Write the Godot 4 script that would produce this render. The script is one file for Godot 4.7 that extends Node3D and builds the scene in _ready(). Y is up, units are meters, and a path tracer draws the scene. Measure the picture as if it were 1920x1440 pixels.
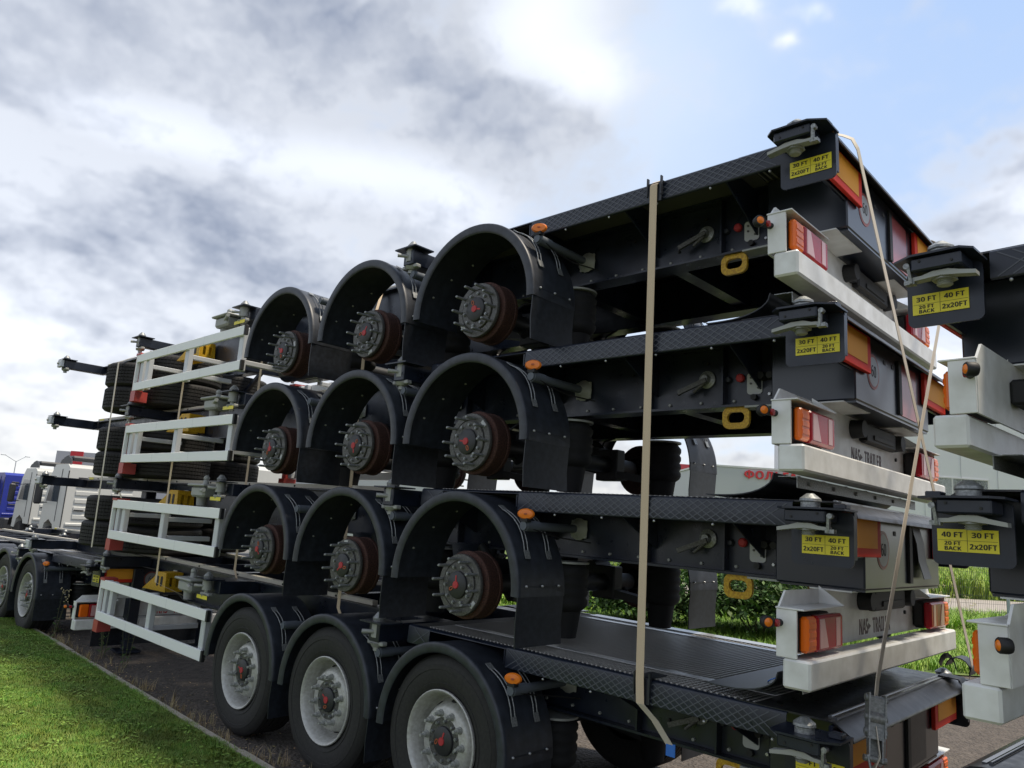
extends Node3D

# ---------------------------------------------------------------- geometry collector
class Geo:
	var v := PackedVector3Array()
	var n := PackedVector3Array()
	var t := Transform3D()
	func tri(a: Vector3, b: Vector3, c: Vector3, na: Vector3, nb: Vector3, nc: Vector3) -> void:
		var A := t * a
		var B := t * b
		var C := t * c
		var NA := (t.basis * na).normalized()
		var NB := (t.basis * nb).normalized()
		var NC := (t.basis * nc).normalized()
		if (B - A).cross(C - A).dot(NA + NB + NC) > 0.0:
			v.append(A); v.append(C); v.append(B)
			n.append(NA); n.append(NC); n.append(NB)
		else:
			v.append(A); v.append(B); v.append(C)
			n.append(NA); n.append(NB); n.append(NC)
	func flat(a: Vector3, b: Vector3, c: Vector3, out: Vector3) -> void:
		var m := (b - a).cross(c - a).normalized()
		if m.dot(out) < 0.0:
			m = -m
		tri(a, b, c, m, m, m)
	func quad(a: Vector3, b: Vector3, c: Vector3, d: Vector3, out: Vector3) -> void:
		flat(a, b, c, out)
		flat(a, c, d, out)
	func box(c: Vector3, s: Vector3, bev := 0.0) -> void:
		var h := s * 0.5
		var b := minf(bev, minf(h.x, minf(h.y, h.z)) * 0.9)
		for ax in 3:
			var u := (ax + 1) % 3
			var w := (ax + 2) % 3
			for sg in [-1.0, 1.0]:
				var pts: Array[Vector3] = []
				for k in [[-1, -1], [1, -1], [1, 1], [-1, 1]]:
					var p := Vector3()
					p[ax] = h[ax] * sg
					p[u] = (h[u] - b) * k[0]
					p[w] = (h[w] - b) * k[1]
					pts.append(c + p)
				var o := Vector3()
				o[ax] = sg
				quad(pts[0], pts[1], pts[2], pts[3], o)
		if b > 0.0:
			for ax in 3:
				var u := (ax + 1) % 3
				var w := (ax + 2) % 3
				for su in [-1.0, 1.0]:
					for sw in [-1.0, 1.0]:
						var p1 := Vector3(); var p2 := Vector3()
						p1[u] = h[u] * su; p1[w] = (h[w] - b) * sw
						p2[u] = (h[u] - b) * su; p2[w] = h[w] * sw
						var e := Vector3(); e[ax] = h[ax] - b
						var o := Vector3(); o[u] = su; o[w] = sw
						quad(c + p1 - e, c + p1 + e, c + p2 + e, c + p2 - e, o)
			for sx in [-1.0, 1.0]:
				for sy in [-1.0, 1.0]:
					for sz in [-1.0, 1.0]:
						var q := Vector3(sx, sy, sz)
						flat(c + Vector3(h.x * sx, (h.y - b) * sy, (h.z - b) * sz), c + Vector3((h.x - b) * sx, h.y * sy, (h.z - b) * sz), c + Vector3((h.x - b) * sx, (h.y - b) * sy, h.z * sz), q)
	func bb(x0: float, x1: float, y0: float, y1: float, z0: float, z1: float, bev := 0.0) -> void:
		box(Vector3((x0 + x1) / 2, (y0 + y1) / 2, (z0 + z1) / 2), Vector3(absf(x1 - x0), absf(y1 - y0), absf(z1 - z0)), bev)
	func bar(a: Vector3, b: Vector3, w: float, h: float, up := Vector3.UP) -> void:
		var d := (b - a).normalized()
		var s := d.cross(up).normalized()
		var q := s.cross(d).normalized()
		var old := t
		t = t * Transform3D(Basis(d, q, s), (a + b) * 0.5)
		box(Vector3.ZERO, Vector3((b - a).length(), h, w))
		t = old
	func lathe(prof: Array, o: Vector3, ax: Vector3, u: Vector3, seg := 16, a0 := 0.0, a1 := TAU, crease := 0.75) -> void:
		var w := ax.cross(u)
		var m := prof.size()
		var sn: Array[Vector2] = []
		for i in m - 1:
			var d: Vector2 = prof[i + 1] - prof[i]
			sn.append(Vector2(d.y, -d.x).normalized())
		for i in m - 1:
			var n0 := sn[i]
			var n1 := sn[i]
			if i > 0 and sn[i - 1].dot(sn[i]) > crease:
				n0 = (sn[i - 1] + sn[i]).normalized()
			if i < m - 2 and sn[i + 1].dot(sn[i]) > crease:
				n1 = (sn[i + 1] + sn[i]).normalized()
			var p0: Vector2 = prof[i]
			var p1: Vector2 = prof[i + 1]
			for k in seg:
				var A := a0 + (a1 - a0) * k / seg
				var B := a0 + (a1 - a0) * (k + 1) / seg
				var ra := u * cos(A) + w * sin(A)
				var rb := u * cos(B) + w * sin(B)
				var q00 := o + ra * p0.x + ax * p0.y
				var q01 := o + rb * p0.x + ax * p0.y
				var q10 := o + ra * p1.x + ax * p1.y
				var q11 := o + rb * p1.x + ax * p1.y
				var m00 := ra * n0.x + ax * n0.y
				var m01 := rb * n0.x + ax * n0.y
				var m10 := ra * n1.x + ax * n1.y
				var m11 := rb * n1.x + ax * n1.y
				if p0.x > 1e-5:
					tri(q00, q01, q11, m00, m01, m11)
				if p1.x > 1e-5:
					tri(q00, q11, q10, m00, m11, m10)
	func cyl(a: Vector3, b: Vector3, r: float, r2 := -1.0, seg := 12) -> void:
		var d := (b - a).normalized()
		var u := d.cross(Vector3.UP if absf(d.y) < 0.9 else Vector3.RIGHT).normalized()
		if r2 < 0.0:
			r2 = r
		lathe([Vector2(0, 0), Vector2(r, 0), Vector2(r2, (b - a).length()), Vector2(0, (b - a).length())], a, d, u, seg)
	func tube(p: Array, r: float, seg := 6) -> void:
		for i in p.size() - 1:
			cyl(p[i], p[i + 1], r, r, seg)
	func ball(c: Vector3, r: float, sq := 1.0, seg := 10) -> void:
		var pr := []
		for i in 7:
			var a := -PI / 2 + PI * i / 6.0
			pr.append(Vector2(cos(a) * r, sin(a) * r * sq))
		lathe(pr, c, Vector3.UP, Vector3.RIGHT, seg, 0, TAU, -1.0)
	# a plate bent along a polyline, of width w (vector), thickness th
	func sheet(p: Array, w: Vector3, th: float) -> void:
		var nn: Array[Vector3] = []
		for i in p.size():
			var d: Vector3 = p[mini(i + 1, p.size() - 1)] - p[maxi(i - 1, 0)]
			nn.append(w.cross(d).normalized())
		var h := w * 0.5
		for i in p.size() - 1:
			var a: Vector3 = p[i]
			var b: Vector3 = p[i + 1]
			for s in [1.0, -1.0]:
				var oa: Vector3 = nn[i] * th * 0.5 * s
				var ob: Vector3 = nn[i + 1] * th * 0.5 * s
				tri(a - h + oa, a + h + oa, b + h + ob, nn[i] * s, nn[i] * s, nn[i + 1] * s)
				tri(a - h + oa, b + h + ob, b - h + ob, nn[i] * s, nn[i + 1] * s, nn[i + 1] * s)
				var e: Vector3 = h * s
				quad(a + e + nn[i] * th * 0.5, a + e - nn[i] * th * 0.5, b + e - nn[i + 1] * th * 0.5, b + e + nn[i + 1] * th * 0.5, e)
		for q in [0, p.size() - 1]:
			var c: Vector3 = p[q]
			var o: Vector3 = c - p[1] if q == 0 else c - p[q - 1]
			var k: Vector3 = nn[q] * th * 0.5
			quad(c - h + k, c + h + k, c + h - k, c - h - k, o)
	# outline in the xy plane of xf, from z = 0 to z = depth
	func prism(poly: Array, xf: Transform3D, depth: float) -> void:
		var pp := PackedVector2Array(poly)
		var old := t
		t = t * xf
		var idx := Geometry2D.triangulate_polygon(pp)
		for i in range(0, idx.size(), 3):
			for z in [0.0, depth]:
				var o := Vector3(0, 0, 1.0 if (z > 0.0) == (depth > 0.0) else -1.0) * (1.0 if depth > 0 else -1.0)
				var a := pp[idx[i]]; var b := pp[idx[i + 1]]; var c := pp[idx[i + 2]]
				flat(Vector3(a.x, a.y, z), Vector3(b.x, b.y, z), Vector3(c.x, c.y, z), o)
		var area := 0.0
		for i in pp.size():
			area += pp[i].cross(pp[(i + 1) % pp.size()])
		for i in pp.size():
			var a := pp[i]
			var b := pp[(i + 1) % pp.size()]
			var o2 := Vector2(b.y - a.y, a.x - b.x) * signf(area)
			quad(Vector3(a.x, a.y, 0), Vector3(b.x, b.y, 0), Vector3(b.x, b.y, depth), Vector3(a.x, a.y, depth), Vector3(o2.x, o2.y, 0))
		t = old
	func mesh() -> ArrayMesh:
		var am := ArrayMesh.new()
		var arr := []
		arr.resize(Mesh.ARRAY_MAX)
		arr[Mesh.ARRAY_VERTEX] = v
		arr[Mesh.ARRAY_NORMAL] = n
		am.add_surface_from_arrays(Mesh.PRIMITIVE_TRIANGLES, arr)
		return am

const AXZ := Transform3D(Basis(Vector3(1, 0, 0), Vector3(0, 1, 0), Vector3(0, 0, 1)), Vector3.ZERO)   # outline in xy, depth along z
const AZY := Transform3D(Basis(Vector3(0, 0, 1), Vector3(0, 1, 0), Vector3(-1, 0, 0)), Vector3.ZERO)  # outline in (z, y), depth along -x

var M := {}
var taken := {}
var rng := RandomNumberGenerator.new()

func numbered(called: String) -> String:
	var k: int = taken.get(called, 0)
	taken[called] = k + 1
	return called if k == 0 else "%s_%03d" % [called, k]
func tag(o: Node, label: String, category: String, group := "", kind := "") -> void:
	o.set_meta("label", label)
	o.set_meta("category", category)
	if group: o.set_meta("group", group)
	if kind: o.set_meta("kind", kind)
func base(called: String, label: String, category: String, at := Vector3.ZERO, group := "") -> Node3D:
	var o := Node3D.new()
	o.name = numbered(called)
	add_child(o)
	o.position = at
	tag(o, label, category, group)
	return o
func put(called: String, m: Mesh, mat: Material, parent: Node, at := Vector3.ZERO) -> MeshInstance3D:
	var o := MeshInstance3D.new()
	o.mesh = m
	o.material_override = mat
	o.name = called if parent != self else numbered(called)
	parent.add_child(o, true)
	o.position = at
	return o
func part(called: String, g: Geo, mat: Material, parent: Node, at := Vector3.ZERO) -> MeshInstance3D:
	return put(called, g.mesh(), mat, parent, at)
func struct(called: String, g: Geo, mat: Material) -> MeshInstance3D:
	var o := part(called, g, mat, self)
	o.set_meta("kind", "structure")
	return o
func txt(s: String, cap: float, mat: Material, parent: Node, at: Vector3, rot := Vector3.ZERO, sx := 1.0, called := "lettering", bold := true) -> MeshInstance3D:
	var f := SystemFont.new()
	f.font_names = PackedStringArray(["Droid Sans"])
	if bold: f.font_weight = 700
	var tm := TextMesh.new()
	tm.text = s
	tm.font = f
	tm.font_size = 32
	tm.pixel_size = cap / 22.9
	tm.depth = 0.0016
	tm.curve_step = 2.0
	var o := put(called, tm, mat, parent, at)
	o.rotation = rot
	o.scale = Vector3(sx, 1, 1)
	return o

func lin(r: float, g: float, b: float) -> Color:
	return Color(r, g, b).linear_to_srgb()
func mk(called: String, r: float, g: float, b: float, rough: float, metal := 0.0, spec := 0.5) -> StandardMaterial3D:
	var m := StandardMaterial3D.new()
	m.albedo_color = lin(r, g, b)
	m.roughness = rough
	m.metallic = metal
	m.metallic_specular = spec
	M[called] = m
	return m
func noise_tex(freq: float, lo: Color, hi: Color, seed_: int, oct := 4, bump := 0.0, size := 512) -> NoiseTexture2D:
	var f := FastNoiseLite.new()
	f.seed = seed_
	f.frequency = freq
	f.fractal_octaves = oct
	f.noise_type = FastNoiseLite.TYPE_SIMPLEX_SMOOTH
	var nt := NoiseTexture2D.new()
	nt.width = size
	nt.height = size
	nt.seamless = true
	nt.noise = f
	if bump > 0.0:
		nt.as_normal_map = true
		nt.bump_strength = bump
	else:
		var gr := Gradient.new()
		gr.set_color(0, lo)
		gr.set_color(1, hi)
		nt.color_ramp = gr
	return nt
func tri_map(m: StandardMaterial3D, scale: float) -> void:
	m.uv1_triplanar = true
	m.uv1_world_triplanar = true
	m.uv1_scale = Vector3.ONE * scale

func materials() -> void:
	var worn := noise_tex(0.02, Color(0.62, 0.62, 0.62), Color(1, 1, 1), 3, 5)
	var rg := noise_tex(0.015, Color(0.55, 0.55, 0.55), Color(1, 1, 1), 9, 5)
	var p := mk("paint", 0.0145, 0.0205, 0.0370, 0.42)
	p.albedo_texture = noise_tex(0.01, Color(0.72, 0.72, 0.72), Color(1, 1, 1), 61, 6)
	p.roughness_texture = rg
	tri_map(p, 0.9)
	p = mk("deck", 0.028, 0.029, 0.032, 0.42)
	p.albedo_texture = worn
	p.roughness_texture = rg
	tri_map(p, 1.3)
	p = mk("plastic", 0.036, 0.043, 0.058, 0.46)
	p.albedo_texture = worn
	tri_map(p, 1.1)
	p = mk("flap", 0.022, 0.027, 0.037, 0.42)
	p.albedo_texture = worn
	tri_map(p, 1.7)
	p = mk("rubber", 0.027, 0.027, 0.028, 0.75)
	p.albedo_texture = noise_tex(0.03, Color(0.6, 0.6, 0.6), Color(1, 0.97, 0.92), 21, 5)
	tri_map(p, 2.0)
	mk("black_rubber", 0.007, 0.007, 0.008, 0.8)
	p = mk("gloss_paint", 0.0145, 0.0195, 0.0310, 0.28, 0.0, 0.5)
	p.clearcoat_enabled = true
	p.clearcoat = 0.3
	p.clearcoat_roughness = 0.2
	mk("pipe", 0.10, 0.115, 0.135, 0.5, 0.1)
	mk("cable", 0.012, 0.012, 0.013, 0.6)
	p = mk("white", 0.83, 0.845, 0.835, 0.36)
	p.albedo_texture = noise_tex(0.016, Color(0.86, 0.855, 0.84), Color(1, 1, 1), 5, 7)
	tri_map(p, 0.7)
	p = mk("alu", 0.82, 0.84, 0.82, 0.5)
	mk("alu_post", 0.55, 0.57, 0.59, 0.5, 0.2)
	p = mk("zinc", 0.44, 0.46, 0.46, 0.46, 0.55)
	p.albedo_texture = noise_tex(0.035, Color(0.6, 0.6, 0.6), Color(1, 1, 1), 12, 4)
	tri_map(p, 4.0)
	mk("zinc_dull", 0.33, 0.34, 0.32, 0.6, 0.3)
	mk("bright", 0.50, 0.51, 0.52, 0.36, 0.6)
	mk("bead", 0.10, 0.105, 0.115, 0.14, 0.5)
	mk("tread", 0.075, 0.082, 0.10, 0.45)
	p = mk("grating", 0.34, 0.33, 0.31, 0.5, 0.2)
	mk("deck_dusty", 0.085, 0.082, 0.076, 0.55)
	mk("strip_metal", 0.5, 0.51, 0.52, 0.36, 0.7)
	p = mk("rust", 0.120, 0.062, 0.050, 0.85)
	p.albedo_texture = noise_tex(0.03, Color(0.35, 0.33, 0.34), Color(1.15, 1.05, 1.0), 14, 6)
	tri_map(p, 5.0)
	p = mk("hub", 0.15, 0.152, 0.15, 0.5, 0.2)
	p.albedo_texture = noise_tex(0.03, Color(0.55, 0.53, 0.5), Color(1, 1, 1), 16, 5)
	tri_map(p, 4.0)
	mk("hub_dark", 0.022, 0.023, 0.025, 0.5)
	p = mk("rim", 0.58, 0.59, 0.58, 0.45, 0.25)
	p.albedo_texture = noise_tex(0.02, Color(0.78, 0.76, 0.73), Color(1, 1, 1), 18, 5)
	tri_map(p, 3.0)
	mk("red_dot", 0.42, 0.03, 0.035, 0.6)
	mk("rust_red", 0.42, 0.1, 0.03, 0.6)
	p = mk("red_cap", 0.40, 0.055, 0.045, 0.45)
	p = mk("red_lens", 0.34, 0.008, 0.016, 0.22)
	p = mk("amber_lens", 0.85, 0.16, 0.01, 0.22)
	mk("clear_lens", 0.6, 0.35, 0.34, 0.15)
	mk("marker_orange", 0.8, 0.20, 0.015, 0.25)
	mk("label_yellow", 0.72, 0.62, 0.03, 0.45)
	mk("ink", 0.012, 0.012, 0.012, 0.6)
	mk("board_red", 0.74, 0.05, 0.03, 0.55, 0.0, 0.3)
	mk("board_orange", 0.95, 0.42, 0.05, 0.55, 0.0, 0.3)
	mk("pink_panel", 0.42, 0.12, 0.13, 0.2)
	mk("sign_white", 0.42, 0.43, 0.43, 0.4)
	mk("sign_red", 0.35, 0.08, 0.06, 0.4)
	p = mk("yellow", 0.70, 0.48, 0.02, 0.5)
	p.albedo_texture = noise_tex(0.02, Color(0.75, 0.62, 0.5), Color(1, 1, 1), 31, 5)
	tri_map(p, 5.0)
	p = mk("strap", 0.84, 0.67, 0.47, 0.85)
	p.albedo_texture = noise_tex(0.25, Color(0.7, 0.7, 0.7), Color(1, 1, 1), 33, 2)
	tri_map(p, 9.0)
	mk("strap_grey", 0.62, 0.56, 0.47, 0.85)
	mk("tag_blue", 0.03, 0.16, 0.55, 0.6)
	mk("beige", 0.50, 0.47, 0.40, 0.6)
	mk("foam", 0.34, 0.44, 0.37, 0.8)
	mk("nas_text", 0.06, 0.02, 0.022, 0.5)
	mk("red_text", 0.6, 0.03, 0.04, 0.5)
	# place
	p = mk("asphalt", 1, 1, 1, 0.92)
	p.albedo_texture = noise_tex(0.02, lin(0.10, 0.085, 0.074), lin(0.22, 0.185, 0.155), 41, 6, 0.0, 1024)
	p.normal_enabled = true
	p.normal_texture = noise_tex(0.12, Color.BLACK, Color.WHITE, 42, 3, 6.0)
	p.detail_enabled = true
	p.detail_albedo = noise_tex(0.3, Color(0.62, 0.62, 0.62), Color(1.0, 1.0, 1.0), 43, 2, 0.0, 1024)
	p.detail_blend_mode = BaseMaterial3D.BLEND_MODE_MUL
	tri_map(p, 0.35)
	p = mk("soil", 1, 1, 1, 1.0)
	p.albedo_texture = noise_tex(0.03, lin(0.06, 0.085, 0.02), lin(0.13, 0.14, 0.045), 51, 5)
	tri_map(p, 0.6)
	p = mk("verge", 1, 1, 1, 1.0)
	p.albedo_texture = noise_tex(0.03, lin(0.07, 0.12, 0.025), lin(0.17, 0.22, 0.06), 52, 6)
	tri_map(p, 0.25)
	p = mk("concrete", 1, 1, 1, 0.9)
	p.albedo_texture = noise_tex(0.03, lin(0.30, 0.27, 0.22), lin(0.48, 0.43, 0.36), 53, 5)
	tri_map(p, 0.8)
	p = mk("road", 1, 1, 1, 0.9)
	p.albedo_texture = noise_tex(0.03, lin(0.30, 0.27, 0.24), lin(0.42, 0.38, 0.34), 54, 5)
	tri_map(p, 0.3)
	for k in [["grass", 0.122, 0.225, 0.032], ["leaf", 0.06, 0.125, 0.028], ["dry", 0.50, 0.41, 0.25], ["weed", 0.09, 0.17, 0.04]]:
		p = mk(k[0], k[1], k[2], k[3], 0.65)
		p.vertex_color_use_as_albedo = true
		p.backlight_enabled = true
		p.backlight = lin(k[1] * 0.6, k[2] * 0.6, k[3] * 0.5)
		p.cull_mode = BaseMaterial3D.CULL_DISABLED
	mk("stem", 0.10, 0.10, 0.05, 0.9)
	mk("blossom", 0.7, 0.6, 0.35, 0.8)
	mk("wall_white", 0.46, 0.47, 0.50, 0.6)
	mk("wall_light", 0.66, 0.67, 0.70, 0.6)
	mk("wall_red", 0.30, 0.03, 0.04, 0.6)
	mk("pane", 0.06, 0.075, 0.095, 0.08)
	mk("trim", 0.6, 0.6, 0.6, 0.5)
	mk("galv_post", 0.36, 0.40, 0.45, 0.5, 0.2)
	mk("wire", 0.12, 0.12, 0.11, 0.6)
	p = mk("cab", 0.58, 0.59, 0.57, 0.3)
	mk("cab_dark", 0.03, 0.033, 0.04, 0.5)
	mk("cab_blue", 0.02, 0.035, 0.30, 0.35)
	mk("tarp", 0.05, 0.055, 0.065, 0.6)

# ---------------------------------------------------------------- sky
func smooth(a: float, b: float, x: float) -> float:
	return smoothstep(a, b, x)
func make_sky() -> PanoramaSkyMaterial:
	var W := 2048
	var H := 1024
	var img := Image.create(W, H, false, Image.FORMAT_RGBF)
	var f1 := FastNoiseLite.new()
	f1.seed = 11; f1.frequency = 0.55; f1.fractal_octaves = 8; f1.fractal_gain = 0.56
	f1.noise_type = FastNoiseLite.TYPE_SIMPLEX_SMOOTH
	var f2 := FastNoiseLite.new()
	f2.seed = 27; f2.frequency = 1.3; f2.fractal_octaves = 8; f2.fractal_gain = 0.6
	f2.noise_type = FastNoiseLite.TYPE_SIMPLEX_SMOOTH
	var faz := deg_to_rad(-43.5)
	# drifts of the cloud cover: azimuth and height in degrees, spreads, cover, thickness
	var bl := [
		[-30.0, 20.0, 25.0, 17.0, 0.85, 0.06],
		[-16.0, 35.0, 7.0, 4.2, 0.2, 0.62],
		[-22.0, 37.0, 9.0, 2.6, 0.1, 0.30],
		[-8.5, 31.0, 3.4, 3.0, 0.25, 0.42],
		[-3.5, 28.2, 3.4, 2.6, 0.32, 0.44],
		[1.5, 28.2, 4.0, 2.2, 0.42, 0.34],
		[6.0, 25.0, 5.0, 2.4, 0.34, 0.16],
		[-19.0, 17.0, 7.5, 2.9, 0.2, 0.75],
		[-25.0, 19.5, 6.0, 2.0, 0.1, 0.45],
		[-33.0, 16.5, 8.0, 2.4, 0.1, 0.42],
		[-36.0, 27.0, 7.0, 3.0, 0.1, 0.10],
		[-27.0, 25.0, 9.0, 2.4, 0.1, -0.32],
		[-13.0, 24.5, 7.0, 2.8, 0.25, -0.30],
		[-6.0, 22.5, 5.0, 3.0, 0.35, -0.25],
		[-0.5, 36.0, 6.5, 5.0, 0.7, -0.55],
		[4.0, 31.5, 4.0, 2.4, 0.35, -0.40],
		[-36.0, 10.0, 12.0, 2.6, 0.3, -0.22],
		[-36.0, 4.0, 20.0, 4.0, 0.2, -0.20],
		[23.0, 28.0, 15.0, 12.0, -0.62, -0.25],
		[16.8, 35.8, 2.6, 1.2, 0.46, -0.5],
		[22.5, 35.5, 1.6, 0.8, 0.34, -0.5],
		[20.5, 33.6, 1.0, 0.6, 0.5, -0.5],
		[14.0, 15.0, 10.0, 8.0, -0.3, -0.3],
		[37.5, 21.0, 3.6, 3.4, 0.95, -1.0],
		[34.0, 12.0, 7.0, 3.0, 0.5, -0.6]]
	var warm := Vector3(0.86, 0.82, 0.70)
	for y in H:
		var th := PI * (y + 0.5) / H
		var up := cos(th)
		var el := 90.0 - rad_to_deg(th)
		for x in W:
			var az := TAU * (x + 0.5) / W
			var d := Vector3(sin(az) * sin(th), up, -cos(az) * sin(th))
			var ye := maxf(up, 0.0)
			# clear air, whiter towards the horizon and towards the bright cloud
			var k := pow(1.0 - ye, 2.2)
			var c := Vector3(0.36, 0.53, 0.86).lerp(Vector3(0.72, 0.82, 0.93), k)
			if up < -0.02:
				c = Vector3(0.20, 0.19, 0.17)
			else:
				var q := Vector3(d.x, 0.55 * (ye + 0.12), d.z) / (ye + 0.26)
				var w := f2.get_noise_3d(q.x * 0.9 + 9.0, q.y, q.z * 0.9)
				var w2 := f2.get_noise_3d(q.x * 0.9, q.y + 30.0, q.z * 0.9)
				var a := f1.get_noise_3d(q.x * 1.5 + 0.5 * w, q.y + 3.0, q.z * 1.5 + 0.5 * w2)
				var b := f2.get_noise_3d(q.x * 2.3 + 0.4 * w2, q.y * 1.2 + 7.0, q.z * 2.3)
				var fine := f2.get_noise_3d(q.x * 6.0 + 2.0 * w, q.y * 3.0, q.z * 6.0 + 2.0 * w2)
				var cov := 0.34
				var thick := 0.0
				var ra := rad_to_deg(wrapf(az - faz, -PI, PI)) + w * 5.0
				var eb := el + w2 * 3.0
				for e in bl:
					var dx: float = (ra - e[0]) / e[2]
					var dy: float = (eb - e[1]) / e[3]
					var r2 := dx * dx + dy * dy
					if r2 < 7.0:
						var g := exp(-r2)
						cov += g * e[4]
						thick += g * e[5]
				var den := a * 0.9 + b * 0.55 + fine * 0.22 + cov
				var al := smooth(-0.22, 0.52, den)
				var dark := clampf(0.27 + thick * 0.68 + 0.52 * a + 0.85 * b + 0.42 * fine, 0.0, 1.0) * smooth(0.08, 0.6, den)
				# clouds away from the sun are lit on the side we look at
				var lit := 0.5 - 0.5 * d.dot(Vector3(0.28, 0.93, -0.23))
				var cl := (Vector3(0.545, 0.58, 0.65) * (0.95 + 1.9 * lit * lit) * (1.0 + 0.95 * clampf(-thick, 0.0, 1.0))).lerp(Vector3(0.235, 0.285, 0.40), dark * (1.0 - 0.35 * lit))
				cl = cl.lerp(warm, 0.6 * exp(-pow(el / 8.0, 2.0)) * (1.0 - 0.6 * dark))
				c = c.lerp(Vector3(0.80, 0.86, 0.93), 0.55 * exp(-pow((ra - 6.0) / 15.0, 2.0) - pow((el - 33.0) / 13.0, 2.0)))
				c = c.lerp(cl, al)
			img.set_pixel(x, y, Color(c.x, c.y, c.z))
	var sm := PanoramaSkyMaterial.new()
	sm.panorama = ImageTexture.create_from_image(img)
	return sm

# ---------------------------------------------------------------- the trailer
var axle_kids := [[], [], []]
var wheel_tri := {}

func rounded(x0: float, x1: float, y0: float, y1: float, r: float, seg := 5) -> Array:
	var o := []
	for c in [[x1 - r, y0 + r, -90], [x1 - r, y1 - r, 0], [x0 + r, y1 - r, 90], [x0 + r, y0 + r, 180]]:
		for i in seg + 1:
			var a := deg_to_rad(c[2] + 90.0 * i / seg)
			o.append(Vector2(c[0] + cos(a) * r, c[1] + sin(a) * r))
	return o

func twistlock(t: Node3D, x: float, z: float, s: float, parts := true) -> void:
	# housing, head above the deck, nut with two wings and a screw below, latch
	var g := Geo.new()
	g.bb(x - 0.095, x + 0.095, 1.058, 1.113, z - 0.075, z + 0.075, 0.006)
	var hs := part("lock_housing", g, M.paint, t)
	for q in [-0.06, 0.06]:
		g = Geo.new()
		g.cyl(Vector3(x + q, 1.088 + q * 0.15, z + s * 0.074), Vector3(x + q, 1.088 + q * 0.15, z + s * 0.079), 0.006, -1, 6)
		part("hole_plug", g, M.ink, hs)
	g = Geo.new()
	var pr := [Vector2(0, 1.125), Vector2(0.046, 1.125), Vector2(0.046, 1.150), Vector2(0.053, 1.155), Vector2(0.051, 1.166), Vector2(0.018, 1.190), Vector2(0, 1.191)]
	g.lathe(pr, Vector3(x, 0, z), Vector3.UP, Vector3(1, 0, 0), 8, 0, TAU, 2.0)
	part("lock_head", g, M.zinc, t)
	g = Geo.new()
	for k in 7:
		g.lathe([Vector2(0.026, 1.000 + k * 0.008), Vector2(0.031, 1.004 + k * 0.008), Vector2(0.026, 1.008 + k * 0.008)], Vector3(x - 0.01, 0, z), Vector3.UP, Vector3(1, 0, 0), 12, 0, TAU, 2.0)
	g.cyl(Vector3(x - 0.01, 0.999, z), Vector3(x - 0.01, 1.06, z), 0.026, -1, 10)
	var sc := part("lock_screw", g, M.zinc_dull, t)
	g = Geo.new()
	g.cyl(Vector3(x - 0.01, 1.022, z), Vector3(x - 0.01, 1.053, z), 0.050, 0.042, 6)
	var w := [Vector2(-0.128, 1.013), Vector2(-0.128, 1.029), Vector2(-0.07, 1.041), Vector2(-0.03, 1.053), Vector2(0.03, 1.053), Vector2(0.07, 1.041), Vector2(0.110, 1.039), Vector2(0.110, 1.023), Vector2(0.06, 1.026), Vector2(0, 1.031), Vector2(-0.06, 1.024)]
	g.prism(w, Transform3D(Basis(), Vector3(x - 0.01, 0, z - 0.024 + s * 0.03)), 0.048)
	part("wing_nut", g, M.zinc_dull, sc)
	g = Geo.new()
	g.bar(Vector3(x + 0.100, 1.015, z + s * 0.05), Vector3(x + 0.106, 1.085, z + s * 0.06), 0.012, 0.022, Vector3(0, 0, 1))
	g.cyl(Vector3(x + 0.112, 1.088, z + s * 0.045), Vector3(x + 0.112, 1.088, z + s * 0.073), 0.013, -1, 8)
	g.bb(x + 0.088, x + 0.128, 1.012, 1.030, z + s * 0.04 - 0.015, z + s * 0.04 + 0.02)
	part("lock_latch", g, M.zinc, t)

func bolster_lock(t: Node3D, x: float, z: float, s: float) -> void:
	# small lock at the end of a bolster, seen from far: one plate, a galvanised body, a nut
	var g := Geo.new()
	g.bb(x - 0.13, x + 0.12, 1.150, 1.160, z - 0.10, z + 0.10)
	part("lock_plate", g, M.paint, t)
	g = Geo.new()
	g.cyl(Vector3(x, 1.05, z + s * 0.02), Vector3(x, 1.149, z + s * 0.02), 0.05, -1, 10)
	g.cyl(Vector3(x, 1.09, z + s * 0.06), Vector3(x - 0.05, 1.09, z + s * 0.13), 0.014, 0.017, 8)
	g.cyl(Vector3(x, 0.985, z + s * 0.02), Vector3(x, 1.01, z + s * 0.02), 0.045, 0.06, 6)
	g.cyl(Vector3(x, 0.955, z + s * 0.02), Vector3(x, 1.05, z + s * 0.02), 0.026, -1, 8)
	g.bb(x - 0.09, x + 0.09, 0.995, 1.025, z + s * 0.02 - 0.025, z + s * 0.02 + 0.025, 0.006)
	part("lock_body", g, M.zinc_dull, t)
	g = Geo.new()
	g.lathe([Vector2(0.045, 1.16), Vector2(0.05, 1.185), Vector2(0.018, 1.225), Vector2(0, 1.226)], Vector3(x, 0, z + s * 0.02), Vector3.UP, Vector3(1, 0, 0), 8, 0, TAU, 2.0)
	part("lock_head", g, M.zinc, t)

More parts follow.
